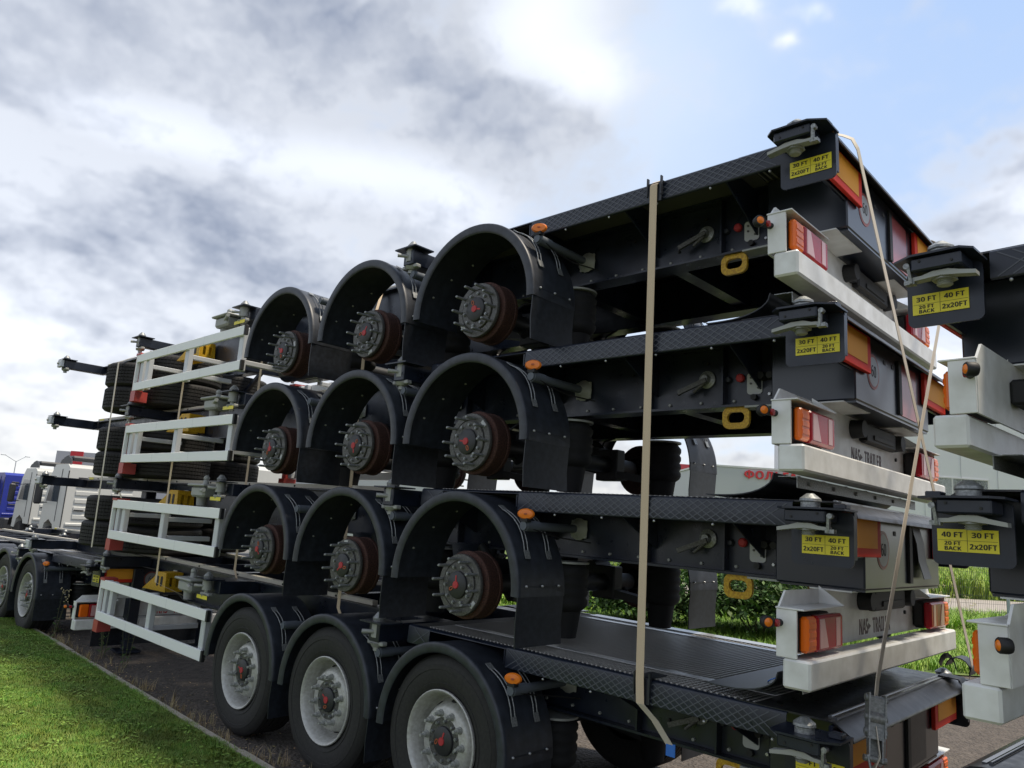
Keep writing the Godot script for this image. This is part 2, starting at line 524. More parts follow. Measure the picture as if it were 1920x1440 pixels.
func label_on(t: Node3D, x0: float, s: float, texts: Array) -> void:
	# the yellow plate with its four cells, on the bracket web
	var g := Geo.new()
	g.bb(x0, x0 + 0.216, 0.915, 1.003, s * 1.082, s * 1.0845)
	var lp := part("label_plate", g, M.label_yellow, t)
	g = Geo.new()
	g.bb(x0 + 0.1075, x0 + 0.1090, 0.917, 1.001, s * 1.0846, s * 1.0850)
	g.bb(x0 + 0.003, x0 + 0.213, 0.9585, 0.9597, s * 1.0846, s * 1.0850)
	part("cell_line", g, M.ink, lp)
	var rot := Vector3.ZERO if s > 0 else Vector3(0, PI, 0)
	for i in 4:
		var row := i / 2
		var col := i % 2
		var cx := x0 + (0.054 if (col == 0) == (s > 0) else 0.162)
		var cy := 0.981 if row == 0 else 0.937
		var tx: String = texts[i]
		if tx == "20 FT BACK":
			txt("20 FT", 0.0150, M.ink, lp, Vector3(cx, cy + 0.0105, s * 1.0852), rot, 1.15, "label_text")
			txt("BACK", 0.0150, M.ink, lp, Vector3(cx, cy - 0.0095, s * 1.0852), rot, 1.15, "label_text")
		else:
			txt(tx, 0.0205, M.ink, lp, Vector3(cx, cy, s * 1.0852), rot, 1.0 if tx.length() > 5 else 1.12, "label_text")

func hub_parts(t: Node3D, i: int, s: float, wheels: bool) -> void:
	var x := -1.31 * i
	var o := Vector3(x, 0.53, 0)
	var ax := Vector3(0, 0, s)
	var u := Vector3(1, 0, 0)
	var g := Geo.new()
	g.lathe([Vector2(0.06, 0.9), Vector2(0.13, 1.05), Vector2(0.15, 1.118), Vector2(0.198, 1.122), Vector2(0.201, 1.127), Vector2(0.201, 1.145), Vector2(0.198, 1.15), Vector2(0.157, 1.152), Vector2(0.155, 1.146), Vector2(0.146, 1.146), Vector2(0.146, 1.158), Vector2(0.142, 1.162), Vector2(0.09, 1.162)], o, ax, u, 28)
	var hub := part("wheel_hub", g, M.hub, t)
	axle_kids[i].append(hub.get_index())
	g = Geo.new()
	g.lathe([Vector2(0.09, 1.16), Vector2(0.088, 1.176), Vector2(0.08, 1.182), Vector2(0.0, 1.184)], o, ax, u, 20)
	part("hub_cap", g, M.hub_dark, hub)
	g = Geo.new()
	g.lathe([Vector2(0.026, 1.182), Vector2(0.024, 1.19), Vector2(0, 1.191)], o, ax, u, 14)
	part("hub_badge", g, M.red_dot, hub)
	# painted tick and loop marks on the cap
	var ph := rng.randf() * TAU
	g = Geo.new()
	var e := Vector3(cos(ph), sin(ph), 0)
	g.bar(o + ax * 1.1845 + e * 0.02, o + ax * 1.1845 + e * 0.060, 0.011, 0.002, Vector3(0, 0, s))
	var fpos := o + ax * 1.1845 + Vector3(cos(ph + 2.1), sin(ph + 2.1), 0) * 0.05
	part("paint_mark", g, M.red_dot, hub)
	g = Geo.new()
	for k in 8:
		var a := TAU * k / 8
		var b := TAU * (k + 1) / 8
		g.bar(fpos + Vector3(cos(a) * 0.010, sin(a) * 0.018, 0), fpos + Vector3(cos(b) * 0.010, sin(b) * 0.018, 0), 0.005, 0.003, Vector3(0, 0, s))
	part("paint_loop", g, M.rust_red, hub)
	var st := Geo.new()
	st.cyl(Vector3.ZERO, Vector3(0, 0, s * 0.088), 0.0105, -1, 8)
	st.lathe([Vector2(0.0105, 0.0875), Vector2(0.007, 0.094), Vector2(0, 0.094)], Vector3.ZERO, ax, u, 8)
	var stm := st.mesh()
	var bo := Geo.new()
	bo.cyl(Vector3.ZERO, Vector3(0, 0, s * 0.014), 0.011, -1, 6)
	bo.cyl(Vector3(0, 0, s * 0.014), Vector3(0, 0, s * 0.018), 0.007, -1, 6)
	var bom := bo.mesh()
	var ph2 := rng.randf()
	for k in 10:
		var a := TAU * (k + ph2) / 10
		if not wheels:
			put("wheel_stud", stm, M.zinc, hub, o + Vector3(cos(a) * 0.1675, sin(a) * 0.1675, s * 1.15))
		put("hub_bolt", bom, M.zinc, hub, o + Vector3(cos(a + 0.2) * 0.118, sin(a + 0.2) * 0.118, s * 1.162))
	if not wheels:
		g = Geo.new()
		g.box(Vector3.ZERO, Vector3(0.05, 0.026, 0.003))
		var sk := part("inspection_sticker", g, M.sign_white, hub, o + Vector3(cos(ph + 4) * 0.178, sin(ph + 4) * 0.178, s * 1.1525))
		sk.rotation.z = ph + 4 + PI / 2
	g = Geo.new()
	g.lathe([Vector2(0.10, 0.90), Vector2(0.15, 0.94), Vector2(0.215, 0.955), Vector2(0.222, 0.962), Vector2(0.222, 0.985), Vector2(0.217, 0.989), Vector2(0.217, 1.06), Vector2(0.222, 1.064), Vector2(0.222, 1.092), Vector2(0.214, 1.10), Vector2(0.12, 1.105)], o, ax, u, 32)
	var d := part("brake_drum", g, M.rust, t)
	axle_kids[i].append(d.get_index())

func wheel_parts(t: Node3D, i: int, s: float) -> void:
	var x := -1.31 * i
	var o := Vector3(x, 0.53, 0)
	var ax := Vector3(0, 0, s)
	var u := Vector3(1, 0, 0)
	if not wheel_tri.has("tyre%d" % int(s)):
		var g := Geo.new()
		var pf := [Vector2(0.30, 0.885), Vector2(0.34, 0.868), Vector2(0.42, 0.855), Vector2(0.49, 0.862), Vector2(0.522, 0.885)]
		for k in 5:
			var z0 := 0.89 + k * 0.058
			pf.append(Vector2(0.532, z0)); pf.append(Vector2(0.532, z0 + 0.044))
			if k < 4:
				pf.append(Vector2(0.518, z0 + 0.046)); pf.append(Vector2(0.518, z0 + 0.056))
		for q in [Vector2(0.522, 1.176), Vector2(0.505, 1.196), Vector2(0.47, 1.205), Vector2(0.468, 1.208), Vector2(0.44, 1.21), Vector2(0.438, 1.206), Vector2(0.40, 1.207), Vector2(0.36, 1.198), Vector2(0.358, 1.202), Vector2(0.335, 1.196), Vector2(0.318, 1.182), Vector2(0.30, 1.175)]:
			pf.append(q)
		g.lathe(pf, Vector3.ZERO, ax, u, 56)
		wheel_tri["tyre%d" % int(s)] = g.mesh()
		g = Geo.new()
		g.lathe([Vector2(0.302, 1.17), Vector2(0.316, 1.192), Vector2(0.317, 1.206), Vector2(0.311, 1.210), Vector2(0.300, 1.204), Vector2(0.292, 1.185), Vector2(0.284, 1.165), Vector2(0.272, 1.10), Vector2(0.266, 1.06), Vector2(0.258, 1.052), Vector2(0.245, 1.075), Vector2(0.226, 1.122), Vector2(0.210, 1.150), Vector2(0.200, 1.1575), Vector2(0.150, 1.160), Vector2(0.143, 1.164), Vector2(0.140, 1.153)], Vector3.ZERO, ax, u, 48)
		wheel_tri["rim%d" % int(s)] = g.mesh()
		g = Geo.new()
		g.cyl(Vector3(0, 0, 0), Vector3(0, 0, s * 0.012), 0.024, 0.022, 10)
		g.cyl(Vector3(0, 0, s * 0.012), Vector3(0, 0, s * 0.035), 0.019, 0.018, 6)
		g.cyl(Vector3(0, 0, s * 0.035), Vector3(0, 0, s * 0.062), 0.011, 0.010, 8)
		wheel_tri["nut%d" % int(s)] = g.mesh()
		g = Geo.new()
		g.lathe([Vector2(0.021, 0.0), Vector2(0.017, 0.003), Vector2(0, 0.003)], Vector3.ZERO, ax, u, 12)
		wheel_tri["hole%d" % int(s)] = g.mesh()
	var ty := put("tyre", wheel_tri["tyre%d" % int(s)], M.rubber, t, o)
	axle_kids[i].append(ty.get_index())
	var rm := put("wheel_rim", wheel_tri["rim%d" % int(s)], M.rim, t, o)
	axle_kids[i].append(rm.get_index())
	var ph := rng.randf()
	for k in 10:
		var a := TAU * (k + ph) / 10
		put("wheel_nut", wheel_tri["nut%d" % int(s)], M.zinc_dull, rm, Vector3(cos(a) * 0.1675, sin(a) * 0.1675, s * 1.1595))
		a += PI / 10
		var h := put("hand_hole", wheel_tri["hole%d" % int(s)], M.ink, rm, Vector3(cos(a) * 0.2365, sin(a) * 0.2365, s * 1.099))
		h.basis = Basis(Vector3(0, 0, 1), a) * Basis(Vector3(0, 1, 0), s * 1.17) * Basis.from_scale(Vector3(0.85, 1.35, 1))

func fender(t: Node3D, i: int, s: float) -> void:
	var x := -1.31 * i
	var o := Vector3(x, 0.53, 0)
	var ax := Vector3(0, 0, s)
	var u := Vector3(1, 0, 0)
	var w := s
	var g := Geo.new()
	var pf := [Vector2(0.596, 0.795), Vector2(0.606, 0.795), Vector2(0.608, 1.19), Vector2(0.613, 1.215), Vector2(0.613, 1.236), Vector2(0.608, 1.245), Vector2(0.598, 1.249), Vector2(0.560, 1.244), Vector2(0.549, 1.241), Vector2(0.544, 1.236), Vector2(0.547, 1.228), Vector2(0.556, 1.232), Vector2(0.580, 1.236), Vector2(0.594, 1.228), Vector2(0.598, 1.20), Vector2(0.596, 0.795)]
	var a0 := deg_to_rad(-1.0) * w
	var a1 := deg_to_rad(181.0) * w
	g.lathe(pf, o, ax, u, 40, a0, a1)
	# closing faces at both ends of the shell
	for q in [a0, a1]:
		var rd := u * cos(q) + ax.cross(u) * sin(q)
		var dn := Vector3(0, -1, 0)
		for k in [[2, 3, 14, 13], [3, 4, 13, 13], [4, 5, 12, 13], [5, 6, 11, 12], [6, 7, 10, 11], [7, 8, 9, 10], [1, 2, 14, 0]]:
			var ps := []
			for m in k:
				ps.append(o + rd * pf[m].x + ax * pf[m].y)
			g.quad(ps[0], ps[1], ps[2], ps[3], dn)
	var f := part("fender", g, M.plastic, t)
	# mud flap on the rear edge and its three screws
	g = Geo.new()
	g.sheet([Vector3(x + 0.602, 0.585, s * 1.02), Vector3(x + 0.602, 0.5, s * 1.02), Vector3(x + 0.592, 0.36, s * 1.018), Vector3(x + 0.598, 0.225, s * 1.015)], Vector3(0, 0, 0.435), 0.007)
	part("mud_flap", g, M.flap, t)
	g = Geo.new()
	g.ball(Vector3.ZERO, 0.010, 0.8, 8)
	var bm := g.mesh()
	for z in [0.86, 1.02, 1.17]:
		put("flap_screw", bm, M.bright, f, Vector3(x + 0.609, 0.583, s * z))
	for k in 3:
		put("flap_screw", bm, M.zinc_dull, f, o + Vector3(cos(2.2 + k * 0.3) * 0.594, sin(2.2 + k * 0.3) * 0.594, s * (0.9 + 0.1 * k)))
	# galvanised fixing loops over the pipe that carries the fender
	for z in [1.135, 0.93]:
		g = Geo.new()
		for dz in [-0.016, 0.016]:
			var pts := []
			for k in 7:
				var a := deg_to_rad(56.0 - k * 5.2)
				var r := 0.616 + 0.028 * sin(PI * k / 6.0)
				pts.append(o + Vector3(cos(a) * r, sin(a) * r, s * (z + dz)))
			g.tube(pts, 0.0042, 6)
		for a in [57.0, 23.0]:
			var ar := deg_to_rad(a)
			var c := o + Vector3(cos(ar) * 0.618, sin(ar) * 0.618, s * z)
			var tg := Vector3(-sin(ar), cos(ar), 0)
			g.bar(c - tg * 0.028, c + tg * 0.026, 0.046, 0.005, Vector3(cos(ar), sin(ar), 0))
		part("fender_bracket", g, M.zinc, t)
	g = Geo.new()
	g.cyl(Vector3(x + 0.545, 0.945, s * 0.60), Vector3(x + 0.545, 0.945, s * 1.165), 0.028, -1, 14)
	g.cyl(Vector3(x + 0.545, 0.945, s * 1.03), Vector3(x + 0.545, 0.945, s * 1.15), 0.034, -1, 14)
	var pipe := part("fender_pipe", g, M.pipe, t)
	g = Geo.new()
	g.bb(x + 0.48, x + 0.61, 0.885, 1.005, s * 0.588, s * 0.602, 0.004)
	g.lathe([Vector2(0.075, 0.0), Vector2(0.05, 0.02), Vector2(0.034, 0.05), Vector2(0.028, 0.05)], Vector3(x + 0.545, 0.945, s * 0.602), ax, u, 14)
	part("pipe_flange", g, M.zinc_dull, pipe)
	if i == 0:
		g = Geo.new()
		g.lathe([Vector2(0.0, -0.014), Vector2(0.052, -0.014), Vector2(0.055, 0.0), Vector2(0.045, 0.014), Vector2(0, 0.018)], Vector3.ZERO, Vector3(0.5, 0, 0.866 * s), Vector3(0.866, 0, -0.5 * s), 18)
		var ml := part("side_marker", g, M.marker_orange, t, Vector3(x + 0.56, 1.018, s * 1.16))
		ml.scale = Vector3(1, 0.62, 1)
		g = Geo.new()
		g.lathe([Vector2(0.012, 0.0195), Vector2(0.006, 0.021), Vector2(0, 0.021)], Vector3.ZERO, Vector3(0.5, 0, 0.866 * s), Vector3(0.866, 0, -0.5 * s), 10)
		part("marker_core", g, M.rust_red, ml)
		g = Geo.new()
		g.bb(x + 0.52, x + 0.58, 0.97, 0.992, s * 1.13, s * 1.17)
		g.tube([Vector3(x + 0.55, 0.985, s * 1.14), Vector3(x + 0.57, 0.93, s * 1.1), Vector3(x + 0.56, 0.905, s * 0.98), Vector3(x + 0.57, 0.88, s * 0.8), Vector3(x + 0.66, 0.86, s * 0.61)], 0.005, 6)
		part("marker_cable", g, M.cable, t)

func running_gear(t: Node3D, i: int) -> void:
	var x := -1.31 * i
	var g := Geo.new()
	g.cyl(Vector3(x, 0.53, -0.82), Vector3(x, 0.53, 0.82), 0.068, -1, 16)
	var a := part("axle_beam", g, M.hub_dark, t)
	axle_kids[i].append(a.get_index())
	for s in [1.0, -1.0]:
		g = Geo.new()
		g.bar(Vector3(x - 0.52, 0.60, s * 0.52), Vector3(x + 0.1, 0.46, s * 0.52), 0.10, 0.10)
		g.bar(Vector3(x + 0.1, 0.45, s * 0.52), Vector3(x + 0.44, 0.40, s * 0.56), 0.11, 0.06)
		g.bb(x - 0.11, x + 0.11, 0.40, 0.66, s * 0.46, s * 0.58, 0.01)
		g.cyl(Vector3(x - 0.52, 0.6, s * 0.43), Vector3(x - 0.52, 0.6, s * 0.61), 0.075, -1, 14)
		part("trailing_arm", g, M.hub_dark, t)
		g = Geo.new()
		g.prism([Vector2(x - 0.66, 0.78), Vector2(x - 0.36, 0.78), Vector2(x - 0.44, 0.52), Vector2(x - 0.60, 0.52)], Transform3D(Basis(), Vector3(0, 0, s * 0.625)), 0.01)
		g.prism([Vector2(x - 0.66, 0.78), Vector2(x - 0.36, 0.78), Vector2(x - 0.44, 0.52), Vector2(x - 0.60, 0.52)], Transform3D(Basis(), Vector3(0, 0, s * 0.415)), 0.01)
		part("hanger_bracket", g, M.paint, t)
		g = Geo.new()
		var pf := [Vector2(0.0, 0.40), Vector2(0.10, 0.40)]
		for k in 4:
			pf.append(Vector2(0.138, 0.43 + k * 0.065)); pf.append(Vector2(0.150, 0.452 + k * 0.065)); pf.append(Vector2(0.150, 0.478 + k * 0.065))
		pf.append(Vector2(0.12, 0.71)); pf.append(Vector2(0.0, 0.71))
		g.lathe(pf, Vector3(x + 0.46, 0, s * 0.60), Vector3.UP, Vector3(1, 0, 0), 20, 0, TAU, 0.3)
		var b := part("air_bellows", g, M.black_rubber, t)
		g = Geo.new()
		g.cyl(Vector3(x + 0.46, 0.715, s * 0.60), Vector3(x + 0.46, 0.728, s * 0.60), 0.15, -1, 20)
		part("bellows_plate", g, M.zinc_dull, b)
		g = Geo.new()
		g.cyl(Vector3(x + 0.46, 0.235, s * 0.60), Vector3(x + 0.46, 0.405, s * 0.60), 0.085, 0.11, 16)
		part("bellows_piston", g, M.black_rubber, b)
		g = Geo.new()
		g.cyl(Vector3(x + 0.06, 0.44, s * 0.70), Vector3(x - 0.30, 0.77, s * 0.66), 0.034, -1, 10)
		part("shock_absorber", g, M.hub_dark, t)
		g = Geo.new()
		g.cyl(Vector3(x - 0.16, 0.62, s * 0.70), Vector3(x - 0.16, 0.62, s * 0.50), 0.075, 0.07, 14)
		g.tube([Vector3(x - 0.16, 0.68, s * 0.6), Vector3(x - 0.1, 0.74, s * 0.56), Vector3(x + 0.05, 0.76, s * 0.5)], 0.009, 6)
		part("brake_chamber", g, M.hub_dark, t)

func guard(t: Node3D, s: float) -> void:
	var g := Geo.new()
	for y in [[0.792, 0.893], [0.425, 0.525]]:
		g = Geo.new()
		g.bb(-6.16, -3.40, y[0], y[1], s * 1.165, s * 1.195, 0.004)
		var r := part("guard_rail", g, M.alu, t)
		g = Geo.new()
		g.bb(-3.40, -3.365, y[0] - 0.002, y[1] + 0.002, s * 1.160, s * 1.198, 0.004)
		part("rail_end_cap", g, M.cable, r)
		g = Geo.new()
		for k in [-5.25, -4.3]:
			g.bb(k, k + 0.003, y[0] + 0.002, y[1] - 0.002, s * 1.1951, s * 1.1957)
		part("rail_joint", g, M.alu_post, r)
	g = Geo.new()
	g.bb(-6.185, -6.16, 0.425, 0.893, s * 1.15, s * 1.197, 0.004)
	part("guard_front_edge", g, M.alu, t)
	for x in [-6.08, -5.9, -4.78, -3.5]:
		g = Geo.new()
		g.bb(x - 0.045, x + 0.045, 0.43, 0.89, s * 1.10, s * 1.16, 0.006)
		part("guard_post", g, M.alu_post, t)
	for x in [-5.9, -4.78, -3.5]:
		g = Geo.new()
		g.bb(x - 0.03, x + 0.03, 0.70, 0.75, s * 0.60, s * 1.11, 0.004)
		if x > -5.5:
			g.bb(x - 0.03, x + 0.03, 0.50, 0.55, s * 0.60, s * 1.11, 0.004)
		part("guard_arm", g, M.alu_post, t)
	g = Geo.new()
	# red nose: a bent housing that wraps the front end and runs over both rails
	var pf := []
	for k in 7:
		var a := PI * 0.5 * k / 6.0
		pf.append(Vector2(-6.20 - 0.06 * sin(a), s * (1.19 - 0.18 * (1.0 - cos(a)))))
	for q in [[0.29, 0.42], [0.885, 0.912]]:
		var poly := [Vector2(-6.06, s * 1.20), Vector2(-6.20, s * 1.20)]
		poly.append(Vector2(-6.235, s * 1.18)); poly.append(Vector2(-6.26, s * 1.08)); poly.append(Vector2(-6.25, s * 1.03)); poly.append(Vector2(-6.10, s * 1.03))
		var pp := []
		for v in poly:
			pp.append(Vector2(v.x, -v.y))
		g.prism(pp, Transform3D(Basis(Vector3(1, 0, 0), Vector3(0, 0, -1), Vector3(0, 1, 0)), Vector3(0, q[0], 0)), q[1] - q[0])
	g.bb(-6.235, -6.187, 0.40, 0.905, s * 1.06, s * 1.185, 0.015)
	part("red_nose_cap", g, M.red_cap, t)

func chock(t: Node3D) -> void:
	var g := Geo.new()
	# side plates joined by the sloping tread and the tall back with two slots
	var out := [Vector2(-0.34, 0), Vector2(0.12, 0), Vector2(0.10, 0.20), Vector2(-0.06, 0.20), Vector2(-0.14, 0.13)]
	for z in [-0.10, 0.092]:
		g.prism(out, Transform3D(Basis(), Vector3(0, 0, z)), 0.008)
	g.sheet([Vector3(-0.34, 0.004, 0), Vector3(-0.14, 0.128, 0), Vector3(-0.06, 0.198, 0), Vector3(0.10, 0.198, 0)], Vector3(0, 0, 0.186), 0.008)
	g.bb(0.105, 0.115, 0.0, 0.05, -0.095, 0.095)
	g.bb(0.098, 0.107, 0.15, 0.20, -0.095, 0.095)
	for z in [-0.075, 0.0, 0.075]:
		g.bb(0.101, 0.111, 0.05, 0.15, z - 0.02, z + 0.02)
	var c := part("wheel_chock", g, M.yellow, t, Vector3(-5.40, 0.835, 0.72))
	c.rotation.y = 0.12
	c.scale = Vector3.ONE * 1.08
	g = Geo.new()
	for x in [-0.05, 0.03]:
		g.prism(rounded(x - 0.022, x + 0.022, 0.05, 0.16, 0.02), Transform3D(Basis(), Vector3(0, 0, 0.1003)), 0.0015)
	part("chock_slot", g, M.ink, c)
	g = Geo.new()
	g.bb(-0.30, 0.12, -0.022, -0.002, -0.11, 0.11)
	part("chock_holder", g, M.paint, t)

func rear_end(t: Node3D, texts_near: Array, texts_far: Array) -> void:
	var g := Geo.new()
	g.bb(1.95, 2.41, 0.75, 1.146, -0.68, 0.68, 0.008)
	g.bb(1.97, 2.405, 0.738, 0.749, -0.66, 0.66)
	var rb := part("rear_box", g, M.gloss_paint, t)
	g = Geo.new()
	g.bb(2.4105, 2.415, 0.775, 1.095, -0.40, -0.085, 0.002)
	part("rear_panel", g, M.flap, t)
	g = Geo.new()
	g.bb(2.411, 2.425, 0.775, 1.10, -0.075, -0.025)
	part("rubber_strip", g, M.cable, rb)
	for q in [[0.93, 0.05], [0.93, 0.2]]:
		g = Geo.new()
		g.bb(2.4105, 2.4125, q[0] + 0.10, q[0] + 0.125, q[1] - 0.02, q[1] + 0.02)
		part("face_bolt", g, M.ink, rb)
	# the round speed plate
	g = Geo.new()
	g.lathe([Vector2(0.100, 0.0), Vector2(0.100, 0.002), Vector2(0.0, 0.002)], Vector3(2.4102, 0.95, 0.40), Vector3(1, 0, 0), Vector3(0, 1, 0), 32)
	var sg := part("speed_sign", g, M.sign_red, t)
	g = Geo.new()
	g.lathe([Vector2(0.083, 0.0), Vector2(0.083, 0.0012), Vector2(0.0, 0.0012)], Vector3(2.4124, 0.95, 0.40), Vector3(1, 0, 0), Vector3(0, 1, 0), 32)
	part("sign_face", g, M.sign_white, sg)
	txt("60", 0.062, M.ink, sg, Vector3(2.4142, 0.95, 0.40), Vector3(0, PI / 2, 0), 0.85, "sign_number", false)
	# cross plate, its folded rear lip and bead
	g = Geo.new()
	g.bb(2.385, 2.404, 0.905, 1.148, -1.03, 1.03, 0.003)
	part("rear_crossplate", g, M.paint, t)
	g = Geo.new()
	g.sheet([Vector3(1.93, 1.1625, 0), Vector3(2.37, 1.1625, 0), Vector3(2.41, 1.156, 0), Vector3(2.485, 1.108, 0), Vector3(2.488, 1.09, 0)], Vector3(0, 0, 2.03), 0.008)
	part("rear_deck_lip", g, M.deck, t)
	g = Geo.new()
	g.cyl(Vector3(2.36, 1.166, -0.94), Vector3(2.36, 1.166, 0.94), 0.010, -1, 12)
	g.bb(2.375, 2.392, 1.160, 1.170, -0.94, 0.94)
	part("rear_bead", g, M.bead, t)
	for s in [1.0, -1.0]:
		# marker board: red frame with an orange field
		g = Geo.new()
		g.bb(2.4145, 2.4375, 0.913, 1.118, s * 0.515, s * 1.005, 0.003)
		var mb := part("marker_board", g, M.board_red, t)
		g = Geo.new()
		g.bb(2.4378, 2.4398, 0.956, 1.104, s * 0.575, s * 0.985)
		part("orange_field", g, M.board_orange, mb)
		# bracket of the corner twist lock
		g = Geo.new()
		var o := rounded(2.205, 2.495, 0.862, 1.1145, 0.028)
		g.prism(o, Transform3D(Basis(), Vector3(0, 0, s * 1.0745 - 0.005)), 0.010)
		g.bb(2.484, 2.494, 0.90, 1.1145, s * 1.035, s * 1.068)
		part("lock_bracket", g, M.paint, t)
		g = Geo.new()
		var tp := [Vector2(2.195, 1.042), Vector2(2.195, 1.22), Vector2(2.235, 1.262), Vector2(2.42, 1.262), Vector2(2.50, 1.21), Vector2(2.50, 1.042)]
		var tq := []
		for v in tp:
			tq.append(Vector2(v.x, -v.y * s))
		g.prism(tq, Transform3D(Basis(Vector3(1, 0, 0), Vector3(0, 0, -1), Vector3(0, 1, 0)), Vector3(0, 1.1155, 0)), 0.009)
		g.bb(2.43, 2.49, 1.1248, 1.148, s * 1.10, s * 1.16, 0.004)
		part("lock_top_plate", g, M.paint, t)
		twistlock(t, 2.33, s * 1.165, s)
		label_on(t, 2.258, s, texts_near if s > 0 else texts_far)

func bumper(t: Node3D) -> void:
	var g := Geo.new()
	g.bb(2.235, 2.362, 0.322, 0.450, -1.25, 1.25, 0.010)
	part("bumper_beam", g, M.white, t)
	g = Geo.new()
	g.prism([Vector2(-1.235, 0.452), Vector2(1.235, 0.452), Vector2(1.235, 0.66), Vector2(1.16, 0.738), Vector2(-1.16, 0.738), Vector2(-1.235, 0.66)], AZY.translated(Vector3(2.212, 0, 0)), 0.010)
	for s in [1.0, -1.0]:
		g.bb(2.15, 2.36, 0.734, 0.741, s * 0.30, s * 0.72)
	part("bumper_plate", g, M.white, t)
	for s in [1.0, -1.0]:
		g = Geo.new()
		# lamp hood: side cheek, sloping roof and gusset
		g.bb(2.205, 2.30, 0.452, 0.662, s * 1.236, s * 1.248, 0.002)
		g.bb(2.202, 2.335, 0.662, 0.670, s * 0.745, s * 1.252, 0.002)
		var q := [Vector2(0, 0), Vector2(0.125, 0), Vector2(0.0, 0.085)]
		g.prism(q, Transform3D(Basis(Vector3(1, 0, 0), Vector3(0, 1, 0), Vector3(0, 0, 1)), Vector3(2.2125, 0.6702, s * 0.76 - 0.003)), 0.006)
		part("lamp_hood", g, M.white, t)
		g = Geo.new()
		g.bb(2.213, 2.292, 0.470, 0.640, s * 0.80, s * 1.225, 0.018)
		var lamp := part("tail_lamp", g, M.cable, t)
		g = Geo.new()
		g.bb(2.290, 2.336, 0.474, 0.636, s * 0.775, s * 1.095, 0.012)
		part("red_lens", g, M.red_lens, lamp)
		g = Geo.new()
		g.bb(2.290, 2.333, 0.476, 0.634, s * 1.096, s * 1.205, 0.012)
		for k in 3:
			g.bb(2.333, 2.336, 0.505 + k * 0.038, 0.53 + k * 0.038, s * 1.11, s * 1.195, 0.002)
		part("amber_lens", g, M.amber_lens, lamp)
		g = Geo.new()
		g.prism([Vector2(s * 1.07, 0.49), Vector2(s * 0.97, 0.49), Vector2(s * 1.02, 0.62), Vector2(s * 1.07, 0.62)], AZY.translated(Vector3(2.3385, 0, 0)), 0.003)
		part("reflector_panel", g, M.clear_lens, lamp)
		g = Geo.new()
		g.bb(2.3355, 2.3385, 0.49, 0.62, s * 0.82, s * 0.87)
		part("reflector_panel", g, M.clear_lens, lamp)
		# outline marker on a rubber arm
		g = Geo.new()
		g.cyl(Vector3(2.225, 0.60, s * 1.24), Vector3(2.20, 0.603, s * 1.315), 0.016, 0.020, 12)
		var arm := part("marker_arm", g, M.cable, t)
		g = Geo.new()
		g.lathe([Vector2(0.0, -0.03), Vector2(0.024, -0.024), Vector2(0.028, -0.014), Vector2(0.028, 0.014), Vector2(0.025, 0.018), Vector2(0.02, 0.019)], Vector3(2.198, 0.604, s * 1.33), Vector3(0.75, 0, s * 0.66).normalized(), Vector3(0, 1, 0), 16)
		part("marker_ring", g, M.cable, arm)
		g = Geo.new()
		g.lathe([Vector2(0.021, 0.016), Vector2(0.014, 0.023), Vector2(0, 0.025)], Vector3(2.198, 0.604, s * 1.33), Vector3(0.75, 0, s * 0.66).normalized(), Vector3(0, 1, 0), 16, 0, TAU, 0.3)
		part("marker_lens", g, M.marker_orange, arm)
		g = Geo.new()
		g.lathe([Vector2(0.018, 0.0), Vector2(0.016, 0.012), Vector2(0, 0.014)], Vector3(2.222, 0.60, s * 1.285), Vector3(1, 0, 0), Vector3(0, 1, 0), 12)
		part("marker_red_lens", g, M.red_lens, arm)
		for k in 2:
			g = Geo.new()
			g.cyl(Vector3(2.212, 0.57 + k * 0.1, s * 0.62 - 0.02), Vector3(2.222, 0.57 + k * 0.1, s * 0.62 - 0.02), 0.013, -1, 6)
			part("plate_bolt", g, M.cable, t)
	g = Geo.new()
	g.bb(2.213, 2.262, 0.605, 0.722, -0.50, 0.06, 0.012)
	g.bb(2.262, 2.27, 0.63, 0.66, -0.42, -0.06, 0.003)
	var nh := part("plate_holder", g, M.cable, t)
	for z in [0.16, -0.575]:
		g = Geo.new()
		g.cyl(Vector3(2.213, 0.668, z), Vector3(2.285, 0.668, z), 0.056, 0.050, 14)
		g.bb(2.213, 2.25, 0.63, 0.70, z - 0.05 * signf(z + 0.2), z - 0.09 * signf(z + 0.2))
		part("plate_lamp", g, M.cable, nh)
	var tx := txt("NAS", 0.056, M.nas_text, t, Vector3(2.2125, 0.519, 0.108), Vector3(0, PI / 2, 0), 0.92, "brand_lettering")
	tx.scale = Vector3(1.02, 1.5, 1)
	tx = txt("TRAILER", 0.056, M.nas_text, t, Vector3(2.2125, 0.519, -0.20), Vector3(0, PI / 2, 0), 0.92, "brand_lettering")
	tx.scale = Vector3(1.02, 1.5, 1)
	g = Geo.new()
	g.prism([Vector2(0.030, 0.536), Vector2(-0.008, 0.519), Vector2(0.030, 0.502)], AZY.translated(Vector3(2.2140, 0, 0)), 0.0014)
	part("brand_arrow", g, M.nas_text, t)
	# junction box and cable on the forward face of the plate
	g = Geo.new()
	g.bb(2.10, 2.20, 0.545, 0.655, -0.82, -0.66, 0.012)
	var jb := part("junction_box", g, M.cable, t)
	g = Geo.new()
	g.tube([Vector3(2.14, 0.55, -0.70), Vector3(2.13, 0.48, -0.69), Vector3(2.12, 0.42, -0.64), Vector3(2.10, 0.40, -0.56), Vector3(2.09, 0.43, -0.46), Vector3(2.08, 0.5, -0.38)], 0.012, 8)
	part("cable_loop", g, M.cable, jb)
	# galvanised rail and full-width rubber apron under the beam
	g = Geo.new()
	g.bb(2.225, 2.229, 0.262, 0.318, -1.0, 1.0)
	g.bb(2.195, 2.2245, 0.314, 0.318, -1.0, 1.0)
